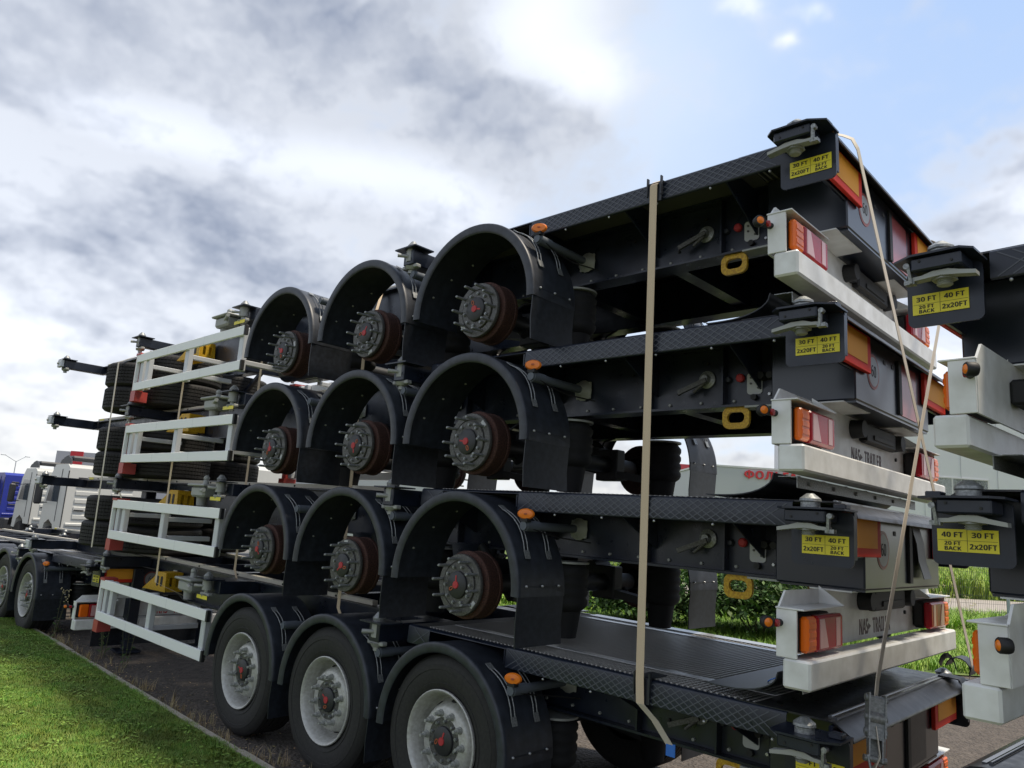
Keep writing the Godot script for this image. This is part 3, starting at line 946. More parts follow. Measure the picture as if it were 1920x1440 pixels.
	g.bb(2.130, 2.1945, 0.316, 0.320, -1.0, 1.0)
	var rl := part("apron_rail", g, M.zinc, t)
	for k in 6:
		g = Geo.new()
		var z := -0.85 + k * 0.34
		g.cyl(Vector3(2.229, 0.29, z), Vector3(2.238, 0.29, z), 0.012, -1, 6)
		g.cyl(Vector3(2.17, 0.318, z), Vector3(2.17, 0.332, z), 0.014, -1, 6)
		part("rail_bolt", g, M.zinc_dull, rl)

func apron(t: Node3D, hang: bool) -> void:
	var g := Geo.new()
	var p := []
	if hang:
		p = [Vector3(2.232, 0.30, 0), Vector3(2.230, 0.20, 0), Vector3(2.224, 0.09, 0)]
	else:
		p.append(Vector3(2.10, 0.338, 0))
		for k in 9:
			var a := PI * 0.5 * k / 8.0
			p.append(Vector3(2.095 - 0.26 * (1.0 - cos(a)), 0.325 - 0.105 * sin(a), 0))
		p.append(Vector3(1.78, 0.2195, 0)); p.append(Vector3(1.72, 0.221, 0))
	g.sheet(p, Vector3(0, 0, 1.97), 0.006)
	part("rubber_apron", g, M.flap, t)
	if not hang:
		g = Geo.new()
		for k in 3:
			g.bb(2.1, 2.106, 0.25 + 0.02 * k, 0.256 + 0.02 * k, -0.9, 0.9)
		g = Geo.new()
		var pts := []
		for k in 17:
			var a := TAU * k / 16.0
			pts.append(Vector3(1.96 + 0.0 + 0.055 * cos(a), 0.243 + 0.012 * sin(a) + 0.03 * cos(a), 0.62 + 0.13 * sin(a) + 0.02 * cos(a)))
		g.tube(pts, 0.003, 5)
		part("apron_emblem", g, M.tag_blue, t)

func make_trailer(wheels: bool, texts_near: Array, texts_far: Array, hang: bool) -> Node3D:
	axle_kids = [[], [], []]
	var t := Node3D.new()
	t.name = numbered("container_trailer")
	add_child(t)
	var g: Geo
	# long beams, their flanges
	for s in [1.0, -1.0]:
		g = Geo.new()
		g.prism([Vector2(2.0, 0.772), Vector2(2.0, 1.128), Vector2(-9.1, 1.128), Vector2(-9.1, 1.03), Vector2(-6.0, 1.03), Vector2(-5.1, 0.772)], Transform3D(Basis(), Vector3(0, 0, s * 0.575 - 0.006)), 0.012)
		g.sheet([Vector3(2.0, 0.764, s * 0.57), Vector3(-5.1, 0.764, s * 0.57), Vector3(-6.0, 1.022, s * 0.57), Vector3(-9.1, 1.022, s * 0.57)], Vector3(0, 0, 0.15), 0.014)
		g.sheet([Vector3(2.0, 1.137, s * 0.57), Vector3(-9.1, 1.137, s * 0.57)], Vector3(0, 0, 0.15), 0.014)
		for x in [-0.6, 0.25, 1.1, 1.62]:
			g.bb(x, x + 0.012, 0.775, 1.128, s * 0.583, s * 0.64)
		var mb := part("main_beam", g, M.paint, t)
		g = Geo.new()
		g.cyl(Vector3(0, 0, 0), Vector3(0, 0, s * 0.012), 0.011, 0.009, 6)
		var bm := g.mesh()
		for k in 10:
			put("frame_bolt", bm, M.zinc_dull, mb, Vector3(-0.3 + k * 0.22, 0.80, s * 0.582))
		for q in [[1.98, 0.86], [2.06, 0.80], [1.9, 0.83], [1.5, 1.05], [0.95, 1.02], [1.3, 0.87]]:
			put("frame_bolt", bm, M.bright if q[0] > 1.85 else M.ink, mb, Vector3(minf(q[0], 1.94), q[1], s * 0.582))
		g = Geo.new()
		g.bb(-9.05, -1.62, 1.1455, 1.188, s * 0.57 - 0.03, s * 0.57 + 0.03, 0.004)
		var gr := part("guide_rail", g, M.beige, t)
		for k in 8:
			g = Geo.new()
			g.cyl(Vector3(-8.6 + k * 0.92, 1.165, s * 0.601), Vector3(-8.6 + k * 0.92, 1.165, s * 0.608), 0.011, -1, 6)
			part("rail_screw", g, M.ink, gr)
		g = Geo.new()
		g.bb(-8.98, -8.8, 1.1475, 1.18, s * 0.6005, s * 0.603)
		part("warning_sticker", g, M.label_yellow, gr)
		# outriggers that carry the tread-plate edge
		for x in [-0.45, 0.35, 1.15, 1.85]:
			g = Geo.new()
			g.prism([Vector2(s * 0.585, 1.143), Vector2(s * 1.02, 1.143), Vector2(s * 1.02, 1.06), Vector2(s * 0.585, 0.86)], AZY.translated(Vector3(x, 0, 0)), 0.010)
			part("outrigger", g, M.paint, t)
		# tread plate along the edge: backing and raised diamond ribs
		g = Geo.new()
		for q in [[-0.60, -0.37], [0.37, 2.19]]:
			var xm: float = (q[0] + q[1]) * 0.5
			g.sheet([Vector3(xm, 1.1605, s * 0.985), Vector3(xm, 1.1605, s * 1.018), Vector3(xm, 1.150, s * 1.029), Vector3(xm, 1.040, s * 1.036), Vector3(xm, 1.036, s * 1.02)], Vector3(q[1] - q[0], 0, 0), 0.005)
		g.sheet([Vector3(0, 1.1605, s * 0.985), Vector3(0, 1.1605, s * 1.018), Vector3(0, 1.150, s * 1.029), Vector3(0, 1.1465, s * 1.0292)], Vector3(0.74, 0, 0), 0.005)
		var sp := part("tread_plate_edge", g, M.paint, t)
		g = Geo.new()
		for k in 56:
			for d in [1.0, -1.0]:
				var x0 := -0.70 + k * 0.054
				var a := Vector2(x0 if d > 0 else x0 + 0.162, 1.042)
				var b := Vector2(x0 + 0.162 if d > 0 else x0, 1.148)
				if minf(a.x, b.x) < -0.585 or maxf(a.x, b.x) > 2.185 or (minf(a.x, b.x) < 0.375 and maxf(a.x, b.x) > -0.375):
					continue
				g.bar(Vector3(a.x, a.y, s * 1.0388), Vector3(b.x, b.y, s * 1.0320), 0.0050, 0.0040, Vector3(0, 0, 1))
		part("diamond_rib", g, M.tread, sp).set_meta("kind", "stuff")
		for k in 8:
			g = Geo.new()
			g.ball(Vector3(-0.4 + k * 0.36, 1.024, s * 1.024), 0.008, 1.0, 8)
			if k > 1: part("edge_screw", g, M.bright, sp)
		# valve handle, push buttons, plate and couplings on the web
		g = Geo.new()
		g.lathe([Vector2(0.055, 0), Vector2(0.055, 0.012), Vector2(0.03, 0.02), Vector2(0.024, 0.05), Vector2(0, 0.05)], Vector3(1.50, 0.945, s * 0.582), Vector3(0, 0, s), Vector3(1, 0, 0), 18)
		var vh := part("valve_handle", g, M.zinc, t)
		g = Geo.new()
		g.bar(Vector3(1.52, 0.935, s * 0.64), Vector3(1.34, 0.862, s * 0.66), 0.022, 0.028)
		g.cyl(Vector3(1.5, 0.92, s * 0.63), Vector3(1.44, 0.86, s * 0.65), 0.014, 0.01, 8)
		part("lever", g, M.hub, vh)
		for q in [[1.645, 0.932, 0.020, "plastic"], [1.72, 0.938, 0.026, "red_dot"]]:
			g = Geo.new()
			g.lathe([Vector2(q[2], 0), Vector2(q[2], 0.018), Vector2(q[2] * 0.7, 0.026), Vector2(0, 0.027)], Vector3(q[0], q[1], s * 0.582), Vector3(0, 0, s), Vector3(1, 0, 0), 14)
			part("push_button", g, M[q[3]], t)
		g = Geo.new()
		g.prism(rounded(1.76, 1.855, 0.835, 0.965, 0.02), Transform3D(Basis(), Vector3(0, 0, s * 0.585 - 0.002)), 0.004)
		var vp := part("valve_plate", g, M.sign_white, t)
		for q in [[1.785, 0.90], [1.83, 0.872], [1.785, 0.935], [1.83, 0.915]]:
			g = Geo.new()
			g.cyl(Vector3(q[0], q[1], s * 0.587), Vector3(q[0], q[1], s * 0.592), 0.007, -1, 8)
			part("plate_screw", g, M.hub, vp)
		g = Geo.new()
		g.cyl(Vector3(1.865, 0.935, s * 0.582), Vector3(1.865, 0.935, s * 0.64), 0.026, 0.022, 12)
		g.cyl(Vector3(1.90, 0.935, s * 0.582), Vector3(1.915, 0.935, s * 0.63), 0.02, 0.02, 12)
		g.cyl(Vector3(1.81, 0.815, s * 0.582), Vector3(1.81, 0.815, s * 0.61), 0.018, 0.018, 12)
		part("air_coupling", g, M.cable, t)
		# yellow lashing eye below the web
		g = Geo.new()
		var outer := rounded(1.622, 1.792, 0.632, 0.765, 0.045, 6)
		var inner := rounded(1.652, 1.762, 0.668, 0.732, 0.031, 6)
		var n := outer.size()
		for z in [0.0, 0.022]:
			for k in n:
				var a: Vector2 = outer[k]; var b: Vector2 = outer[(k + 1) % n]; var c: Vector2 = inner[(k + 1) % n]; var d: Vector2 = inner[k]
				g.quad(Vector3(a.x, a.y, z), Vector3(b.x, b.y, z), Vector3(c.x, c.y, z), Vector3(d.x, d.y, z), Vector3(0, 0, 1.0 if z > 0 else -1.0))
		for k in n:
			var a: Vector2 = outer[k]; var b: Vector2 = outer[(k + 1) % n]
			g.quad(Vector3(a.x, a.y, 0), Vector3(b.x, b.y, 0), Vector3(b.x, b.y, 0.022), Vector3(a.x, a.y, 0.022), Vector3(b.y - a.y, a.x - b.x, 0))
			a = inner[k]; b = inner[(k + 1) % n]
			g.quad(Vector3(a.x, a.y, 0), Vector3(b.x, b.y, 0), Vector3(b.x, b.y, 0.022), Vector3(a.x, a.y, 0.022), Vector3(a.y - b.y, b.x - a.x, 0))
		part("lashing_eye", g, M.yellow, t, Vector3(0, -0.004, s * 0.60))
		g = Geo.new()
		g.bb(1.78, 1.96, 0.745, 0.756, s * 0.55, s * 0.66)
		part("eye_mount", g, M.zinc_dull, t)
		# landing leg
		g = Geo.new()
		var foot := -0.12 if wheels else 0.40
		g.bb(-6.98, -6.82, foot + 0.32, 1.02, s * 0.50 - 0.07, s * 0.50 + 0.07, 0.008)
		g.bb(-6.96, -6.84, foot + 0.03, foot + 0.33, s * 0.50 - 0.05, s * 0.50 + 0.05, 0.006)
		g.bb(-7.06, -6.74, foot, foot + 0.03, s * 0.50 - 0.14, s * 0.50 + 0.14, 0.008)
		g.bar(Vector3(-6.84, 0.55, s * 0.5), Vector3(-6.1, 1.0, s * 0.5), 0.05, 0.05)
		part("landing_leg", g, M.paint, t)
	g = Geo.new()
	for x in [-9.0, -8.2, -7.4, -6.6, -5.6, -4.6, -3.6, -2.6, -1.6]:
		g = Geo.new()
		g.bb(x - 0.05, x + 0.05, 1.03 if x < -6.0 else 0.86, 1.125, -0.566, 0.566)
		part("cross_member", g, M.paint, t)
	for x in [-0.7, 0.3, 1.2]:
		g = Geo.new()
		g.bb(x - 0.05, x + 0.05, 0.80, 1.125, -0.566, 0.566)
		part("cross_member", g, M.paint, t)
	# deck over the axles' rear, its walkway grating and galvanised strips
	g = Geo.new()
	g.bb(-0.62, 1.94, 1.147, 1.1575, -1.0, 1.0)
	part("deck_plate", g, M.deck_dusty, t)
	g = Geo.new()
	for k in 74:
		var x := -0.42 + k * 0.0332
		g.bb(x, x + 0.012, 1.1585, 1.1690, -0.99, 0.99)
	for z in [-0.98, -0.93, -0.88, -0.83, -0.78, -0.5, -0.2, 0.1, 0.4, 0.66, 0.80, 0.84, 0.88, 0.92, 0.96]:
		g.bb(-0.42, 2.03, 1.1583, 1.1655, z - 0.003, z + 0.003)
	part("walkway_grating", g, M.grating, t)
	for z in [0.733, -0.72]:
		g = Geo.new()
		g.bb(-0.40, 2.02, 1.1695, 1.1740, z - 0.032, z + 0.032)
		part("deck_strip", g, M.strip_metal, t)
	g = Geo.new()
	g.bb(-0.40, 2.02, 1.1695, 1.1750, -0.985, -0.86)
	part("deck_strip", g, M.strip_metal, t)
	# bolsters with locks at their ends
	for q in [[-9.14, 1.02, 1.148, 1.14], [-6.33, 1.03, 1.148, 1.10], [-0.80, 1.02, 1.145, 1.13]]:
		for s in [1.0, -1.0]:
			g = Geo.new()
			g.bb(q[0] - 0.06, q[0] + 0.06, q[1], q[2], s * 0.585, s * (q[3] + 0.06), 0.006)
			part("bolster_arm", g, M.paint, t)
			bolster_lock(t, q[0], s * q[3], s)
	for s in [1.0, -1.0]:
		g = Geo.new()
		g.bb(-9.24, -9.07, 1.03, 1.145, s * 1.205, s * 1.255, 0.01)
		part("bolster_end_cap", g, M.alu_post, t)
		g = Geo.new()
		g.bb(-3.92, -3.54, 1.02, 1.145, s * 0.585, s * 1.02, 0.006)
		part("bolster_arm", g, M.paint, t)
		g = Geo.new()
		g.bb(-4.24, -3.94, 0.99, 1.10, s * 0.93, s * 1.13, 0.02)
		g.bb(-4.28, -3.90, 1.10, 1.125, s * 0.90, s * 1.16, 0.01)
		g.cyl(Vector3(-4.12, 1.125, s * 1.03), Vector3(-4.12, 1.17, s * 1.03), 0.035, 0.03, 8)
		g.ball(Vector3(-4.12, 1.19, s * 1.03), 0.032)
		g.cyl(Vector3(-4.02, 1.06, s * 1.12), Vector3(-3.79, 1.06, s * 1.2), 0.018, 0.02, 8)
		g.cyl(Vector3(-4.17, 0.9, s * 1.03), Vector3(-4.17, 1.0, s * 1.03), 0.05, 0.06, 8)
		part("folding_lock", g, M.zinc_dull, t)
		bolster_lock(t, -3.68, s * 1.06, s)
		g = Geo.new()
		g.bb(-3.79, -3.57, 0.965, 1.0, s * 1.120, s * 1.1235)
		part("warning_sticker", g, M.label_yellow, t)
	g = Geo.new()
	g.bb(-5.05, -4.45, 0.80, 1.0, -0.45, 0.3, 0.02)
	part("tool_box", g, M.plastic, t)
	g = Geo.new()
	g.cyl(Vector3(-4.2, 0.66, 0.2), Vector3(-3.3, 0.66, 0.2), 0.12, -1, 18)
	part("air_tank", g, M.paint, t)
	# number plate bracket and hose tray in front of the axles
	g = Geo.new()
	g.bb(-5.62, -5.42, 0.86, 0.98, 0.60, 0.63)
	g.bb(-5.56, -5.47, 0.98, 1.06, 0.602, 0.612)
	part("small_plate", g, M.sign_white, t)
	for i in 3:
		running_gear(t, i)
		for s in [1.0, -1.0]:
			hub_parts(t, i, s, wheels)
			if wheels:
				wheel_parts(t, i, s)
			fender(t, i, s)
	for s in [1.0, -1.0]:
		guard(t, s)
	chock(t)
	rear_end(t, texts_near, texts_far)
	bumper(t)
	apron(t, hang)
	return t

func pose(t: Node3D, dx: float, dy: float, dz: float, slope: float, flip := false) -> void:
	var b := Basis(Vector3(0, 0, 1), atan(slope))
	if flip:
		b = Basis(Vector3.UP, PI - 0.0743) * b
	t.transform = Transform3D(b, Vector3(dx + slope * 0.95, dy, dz))
func droop(t: Node3D, kids: Array, ys: Array) -> void:
	for i in 3:
		for k in kids[i]:
			var c: Node3D = t.get_child(k)
			var turn: float = rng.randf() * TAU if c.name.begins_with("wheel_hub") else 0.0
			var mid := Vector3(-1.31 * i, 0.53, 0) if turn != 0.0 else Vector3.ZERO
			c.transform = Transform3D(Basis(), mid + Vector3(0, ys[i], 0)) * Transform3D(Basis(Vector3(0, 0, 1), turn), Vector3.ZERO) * Transform3D(Basis(), c.position - mid)
func dup(t: Node3D) -> Node3D:
	var c: Node3D = t.duplicate()
	c.name = numbered("container_trailer")
	add_child(c)
	return c

# ---------------------------------------------------------------- straps, tyres
func strap(pts: Array, label: String, mat: Material, width := 0.05, dir := Vector3(1, 0, 0)) -> Node3D:
	var o := base("lashing_strap", label, "strap", Vector3.ZERO, "lashing straps round the trailer stack")
	var g := Geo.new()
	g.sheet(pts, dir * width, 0.003)
	part("webbing", g, mat, o)
	return o

func tyre_stacks() -> void:
	var g := Geo.new()
	var pf := [Vector2(0.29, 0.01), Vector2(0.34, -0.004), Vector2(0.44, 0.0), Vector2(0.50, 0.006), Vector2(0.526, 0.03)]
	for k in 6:
		var z0 := 0.035 + k * 0.046
		pf.append(Vector2(0.533, z0)); pf.append(Vector2(0.533, z0 + 0.034))
		if k < 5:
			pf.append(Vector2(0.517, z0 + 0.036)); pf.append(Vector2(0.517, z0 + 0.044))
	for q in [Vector2(0.526, 0.31), Vector2(0.50, 0.334), Vector2(0.44, 0.342), Vector2(0.34, 0.344), Vector2(0.29, 0.33), Vector2(0.285, 0.17), Vector2(0.29, 0.01)]:
		pf.append(q)
	g.lathe(pf, Vector3.ZERO, Vector3.UP, Vector3(1, 0, 0), 48)
	for k in 72:
		var a := TAU * k / 72
		var q := Vector3(cos(a), 0, sin(a))
		g.bar(q * 0.529 + Vector3(0, 0.045, 0), q * 0.529 + Vector3(0, 0.30, 0), 0.006, 0.012, q)
	var tm := g.mesh()
	g = Geo.new()
	g.lathe([Vector2(0.288, 0.02), Vector2(0.300, 0.02), Vector2(0.292, 0.06), Vector2(0.255, 0.12), Vector2(0.25, 0.30), Vector2(0.285, 0.325), Vector2(0.297, 0.325), Vector2(0.288, 0.31), Vector2(0.24, 0.29)], Vector3.ZERO, Vector3.UP, Vector3(1, 0, 0), 32)
	g.lathe([Vector2(0.25, 0.27), Vector2(0.16, 0.27), Vector2(0.14, 0.27), Vector2(0.14, 0.262), Vector2(0.25, 0.262)], Vector3.ZERO, Vector3.UP, Vector3(1, 0, 0), 32)
	var rmm := g.mesh()
	var where := ["second trailer's nose", "third trailer's nose", "topmost trailer's nose"]
	var spots := [[-7.55, 0.50, "forward near"], [-6.45, 0.50, "rearward near"], [-7.1, -0.55, "far"]]
	var decks := [[0.0, -0.0031, 0.0], [0.982, 0.0016, 0.036], [1.937, 0.007, -0.006]]
	for l in 3:
		for s in spots.size():
			for k in 2:
				var x: float = spots[s][0] + rng.randf_range(-0.02, 0.02)
				var y: float = decks[l][0] + decks[l][1] * x + 1.190 + k * 0.342
				var o := base("spare_wheel", "loose tyre lying flat, %s of the %s pile under the %s" % ["lower" if k == 0 else "upper", spots[s][2], where[l]], "tyre", Vector3(x + decks[l][2], y, spots[s][1] + rng.randf_range(-0.02, 0.02)), "loose wheels piled between the trailers")
				o.rotation.y = rng.randf() * TAU
				put("tyre", tm, M.rubber, o)
				put("wheel_rim", rmm, M.rim, o)

# ---------------------------------------------------------------- plants
func leaf_mm(called: String, xf: Array, cols: Array, m: Mesh, mat: Material, parent: Node) -> MultiMeshInstance3D:
	var mm := MultiMesh.new()
	mm.transform_format = MultiMesh.TRANSFORM_3D
	mm.use_colors = true
	mm.mesh = m
	mm.instance_count = xf.size()
	for i in xf.size():
		mm.set_instance_transform(i, xf[i])
		mm.set_instance_color(i, cols[i])
	var o := MultiMeshInstance3D.new()
	o.multimesh = mm
	o.material_override = mat
	o.name = called if parent != self else numbered(called)
	parent.add_child(o, true)
	return o
func blade_mesh(h: float, w: float, nb: int, spread: float) -> ArrayMesh:
	var g := Geo.new()
	for k in nb:
		var a := rng.randf() * TAU
		var r := rng.randf() * spread
		var b := Vector3(cos(a * 3.1) * r, 0, sin(a * 3.1) * r)
		var d := Vector3(cos(a), 0, sin(a))
		var s := Vector3(-d.z, 0, d.x) * w * 0.5
		var hh := h * rng.randf_range(0.55, 1.0)
		var m := b + d * hh * rng.randf_range(0.1, 0.35) + Vector3(0, hh * 0.6, 0)
		var tip := b + d * hh * rng.randf_range(0.4, 0.9) + Vector3(0, hh, 0)
		var nn := (Vector3.UP - d * 0.4).normalized()
		g.tri(b - s, b + s, m + s * 0.8, nn, nn, nn)
		g.tri(b - s, m + s * 0.8, m - s * 0.8, nn, nn, nn)
		g.tri(m - s * 0.8, m + s * 0.8, tip, nn, nn, nn)
	return g.mesh()
func leaf_mesh(l: float, w: float) -> ArrayMesh:
	var g := Geo.new()
	var a := Vector3(0, 0, 0); var b := Vector3(w, 0.02 * l, l * 0.45); var c := Vector3(0, -0.06 * l, l); var d := Vector3(-w, 0.02 * l, l * 0.45)
	g.flat(a, b, c, Vector3.UP)
	g.flat(a, c, d, Vector3.UP)
	return g.mesh()
func kerb_z(x: float) -> float:
	return 1.57 + 0.067 * x
func ground_y(x: float) -> float:
	return 0.0175 * x

func bush(called: String, label: String, at: Vector3, rx: float, ry: float, rz: float, nleaf: int, size: float, group := "") -> void:
	var o := base(called, label, "bush", at, group)
	var xf := []
	var cols := []
	var nf := FastNoiseLite.new()
	nf.seed = 77
	nf.frequency = 0.9
	for i in nleaf:
		var d := Vector3(rng.randfn(), absf(rng.randfn()) * 0.9 - 0.15, rng.randfn()).normalized()
		var q := d * (1.0 + 0.45 * nf.get_noise_3dv(d * 2.4 + at))
		var r := pow(rng.randf(), 0.45) * (1.0 + 0.25 * nf.get_noise_3dv(d * 7.0))
		var p := Vector3(q.x * rx * r, ry * 0.35 + q.y * ry * 0.65 * r, q.z * rz * r)
		if p.y < 0.02: continue
		var b := Basis(Vector3.UP, rng.randf() * TAU) * Basis(Vector3.RIGHT, rng.randf_range(-0.3, 1.1))
		xf.append(Transform3D(b.scaled(Vector3.ONE * rng.randf_range(0.6, 1.3)), p))
		var v := rng.randf_range(0.6, 1.5) * (1.0 + 0.5 * nf.get_noise_3dv(p * 2.5))
		cols.append(Color(v * rng.randf_range(0.85, 1.25), v, v * 0.9))
	leaf_mm("foliage", xf, cols, leaf_mesh(size, size * 0.32), M.leaf, o).set_meta("kind", "stuff")
	var g := Geo.new()
	for k in 9:
		var a := TAU * k / 9
		g.cyl(Vector3(cos(a) * 0.06, 0, sin(a) * 0.06), Vector3(cos(a) * rx * 0.55, ry * rng.randf_range(0.5, 0.85), sin(a) * rz * 0.55), 0.018, 0.005, 6)
	part("stem", g, M.stem, o)

func weed(label: String, at: Vector3, h: float, nst: int, mat: Material, flower: bool) -> void:
	var o := base("tall_weed", label, "weed", at, "weeds growing along the kerb")
	var g := Geo.new()
	var xf := []
	var cols := []
	var fg := Geo.new()
	for k in nst:
		var a := rng.randf() * TAU
		var lean := rng.randf_range(0.05, 0.3)
		var hh := h * rng.randf_range(0.6, 1.0)
		var p0 := Vector3(cos(a) * 0.02, 0, sin(a) * 0.02)
		var p1 := p0 + Vector3(cos(a) * lean * hh, hh, sin(a) * lean * hh)
		g.cyl(p0, p1, 0.005, 0.002, 5)
		for j in 11:
			var f := 0.15 + 0.8 * j / 11.0
			var b := Basis(Vector3.UP, rng.randf() * TAU) * Basis(Vector3.RIGHT, rng.randf_range(-0.5, 0.5))
			xf.append(Transform3D(b.scaled(Vector3.ONE * rng.randf_range(0.5, 1.1) * (1.2 - f)), p0.lerp(p1, f)))
			var v := rng.randf_range(0.7, 1.3)
			cols.append(Color(v, v, v))
		if flower:
			for j in 7:
				fg.ball(p1 + Vector3(rng.randf_range(-0.03, 0.03), rng.randf_range(-0.07, 0.02), rng.randf_range(-0.03, 0.03)), 0.008, 1.0, 5)
	part("stem", g, M.stem, o)
	leaf_mm("leaves", xf, cols, leaf_mesh(0.09, 0.016), mat, o).set_meta("kind", "stuff")
	if flower:
		part("seed_head", fg, M.blossom, o)

# ---------------------------------------------------------------- background things
func window(b: Node3D, xf: Transform3D, w: float, h: float, n: int) -> void:
	var g := Geo.new()
	g.t = xf
	g.box(Vector3(0, h / 2 + 0.05, 0.03), Vector3(w + 0.2, 0.1, 0.10))
	g.box(Vector3(0, -h / 2 - 0.05, 0.04), Vector3(w + 0.3, 0.1, 0.16))
	for k in n + 1:
		g.box(Vector3(-w / 2 + w * k / n, 0, 0.03), Vector3(0.1, h, 0.10))
	var f := part("window", g, M.trim, b)
	for k in n:
		g = Geo.new()
		g.t = xf
		g.box(Vector3(-w / 2 + w * (k + 0.5) / n, 0, 0.0), Vector3(w / n - 0.1, h, 0.04))
		part("pane", g, M.pane, f)

func truck(label: String, at: Vector3, yaw: float, paint: Material, spoiler: bool) -> void:
	# cab seen from behind: local +x is the rear wall, +z the near side, base on the ground
	var t := base("truck", label, "truck", at, "trucks queued behind the trailers")
	t.rotation.y = yaw
	t.scale = Vector3.ONE * 1.03
	var g := Geo.new()
	g.prism([Vector2(0, 0.95), Vector2(0, 3.0), Vector2(-0.25, 3.12), Vector2(-1.5, 3.1), Vector2(-1.85, 2.75), Vector2(-2.22, 1.7), Vector2(-2.3, 0.75), Vector2(-1.9, 0.75), Vector2(-1.75, 1.1), Vector2(-1.35, 1.25), Vector2(-0.9, 1.1), Vector2(-0.8, 0.95)], Transform3D(Basis(), Vector3(0, 0, -2.4)), 2.4)
	part("cab", g, paint, t)
	g = Geo.new()
	for k in 5:
		for q in [[-0.62, 0.55], [-1.75, 0.55]]:
			g.box(Vector3(0.012, 1.4 + k * 0.26, q[0]), Vector3(0.03, 0.14, q[1] * 1.25), 0.012)
	g.box(Vector3(0.015, 1.15, -1.2), Vector3(0.05, 0.1, 2.2), 0.02)
	part("rear_wall_rib", g, paint, t)
	for y in [1.62, 2.55, 2.68]:
		g = Geo.new()
		g.box(Vector3(0.03, y, -0.45), Vector3(0.05, 0.05, 0.3), 0.01)
		part("grab_handle", g, M.cab_dark, t)
	g = Geo.new()
	g.prism([Vector2(-0.75, 2.65), Vector2(-1.6, 2.65), Vector2(-1.95, 1.85), Vector2(-0.75, 1.85)], Transform3D(Basis(), Vector3(0, 0, 0.002)), 0.004)
	part("side_window", g, M.pane, t)
	g = Geo.new()
	g.bar(Vector3(-0.7, 1.2, 0.004), Vector3(-0.7, 2.95, 0.004), 0.012, 0.02, Vector3(0, 0, 1))
	g.box(Vector3(-0.02, 1.9, 0.006), Vector3(0.07, 2.0, 0.02), 0.005)
	part("door_seam", g, M.cab_dark, t)
	g = Geo.new()
	g.box(Vector3(-1.9, 2.1, 0.28), Vector3(0.12, 0.75, 0.24), 0.05)
	g.bar(Vector3(-1.85, 2.45, 0.0), Vector3(-1.9, 2.5, 0.3), 0.03, 0.03)
	g.bar(Vector3(-1.85, 1.8, 0.0), Vector3(-1.9, 1.75, 0.3), 0.03, 0.03)
	part("side_mirror", g, M.cab_dark, t)
	if spoiler:
		g = Geo.new()
		g.prism([Vector2(-0.2, 3.14), Vector2(-0.25, 3.3), Vector2(-0.6, 3.42), Vector2(-1.2, 3.25), Vector2(-1.3, 3.14)], Transform3D(Basis(), Vector3(0, 0, -0.1)), 0.05)
		g.prism([Vector2(-0.2, 3.14), Vector2(-0.25, 3.3), Vector2(-0.6, 3.42), Vector2(-1.2, 3.25), Vector2(-1.3, 3.14)], Transform3D(Basis(), Vector3(0, 0, -2.3)), 0.05)
		g.box(Vector3(-0.75, 3.33, -1.2), Vector3(0.9, 0.16, 2.2), 0.06)
		part("roof_spoiler", g, M.cab_dark, t)
	g = Geo.new()
	for z in [-0.75, -1.65]:
		g.bb(-2.1, 3.9, 0.75, 0.95, z - 0.05, z + 0.05)
	g.bb(0.1, 0.9, 0.5, 1.0, -0.45, -0.02, 0.05)
	g.bb(0.2, 1.1, 0.55, 0.95, -2.38, -1.95, 0.05)
	g.bb(2.0, 2.7, 0.95, 1.08, -1.6, -0.8, 0.02)
	part("chassis", g, M.cab_dark, t)
	for q in [[-1.4, -0.32], [-1.4, -2.4], [2.4, -0.5], [2.4, -2.4]]:
		g = Geo.new()
		g.lathe([Vector2(0.0, 0), Vector2(0.3, 0.0), Vector2(0.46, -0.02), Vector2(0.51, 0.05), Vector2(0.51, 0.27), Vector2(0.46, 0.33), Vector2(0.3, 0.30), Vector2(0, 0.26)], Vector3(q[0], 0.51, q[1]), Vector3(0, 0, 1), Vector3(1, 0, 0), 24)
		part("wheel", g, M.rubber, t)
	for z in [-0.2, -2.2]:
		g = Geo.new()
		g.sheet([Vector3(1.75, 0.75, z), Vector3(1.9, 1.05, z), Vector3(2.4, 1.15, z), Vector3(2.9, 1.05, z), Vector3(3.05, 0.75, z)], Vector3(0, 0, 0.42), 0.02)
		part("rear_mudguard", g, M.cab_dark, t)

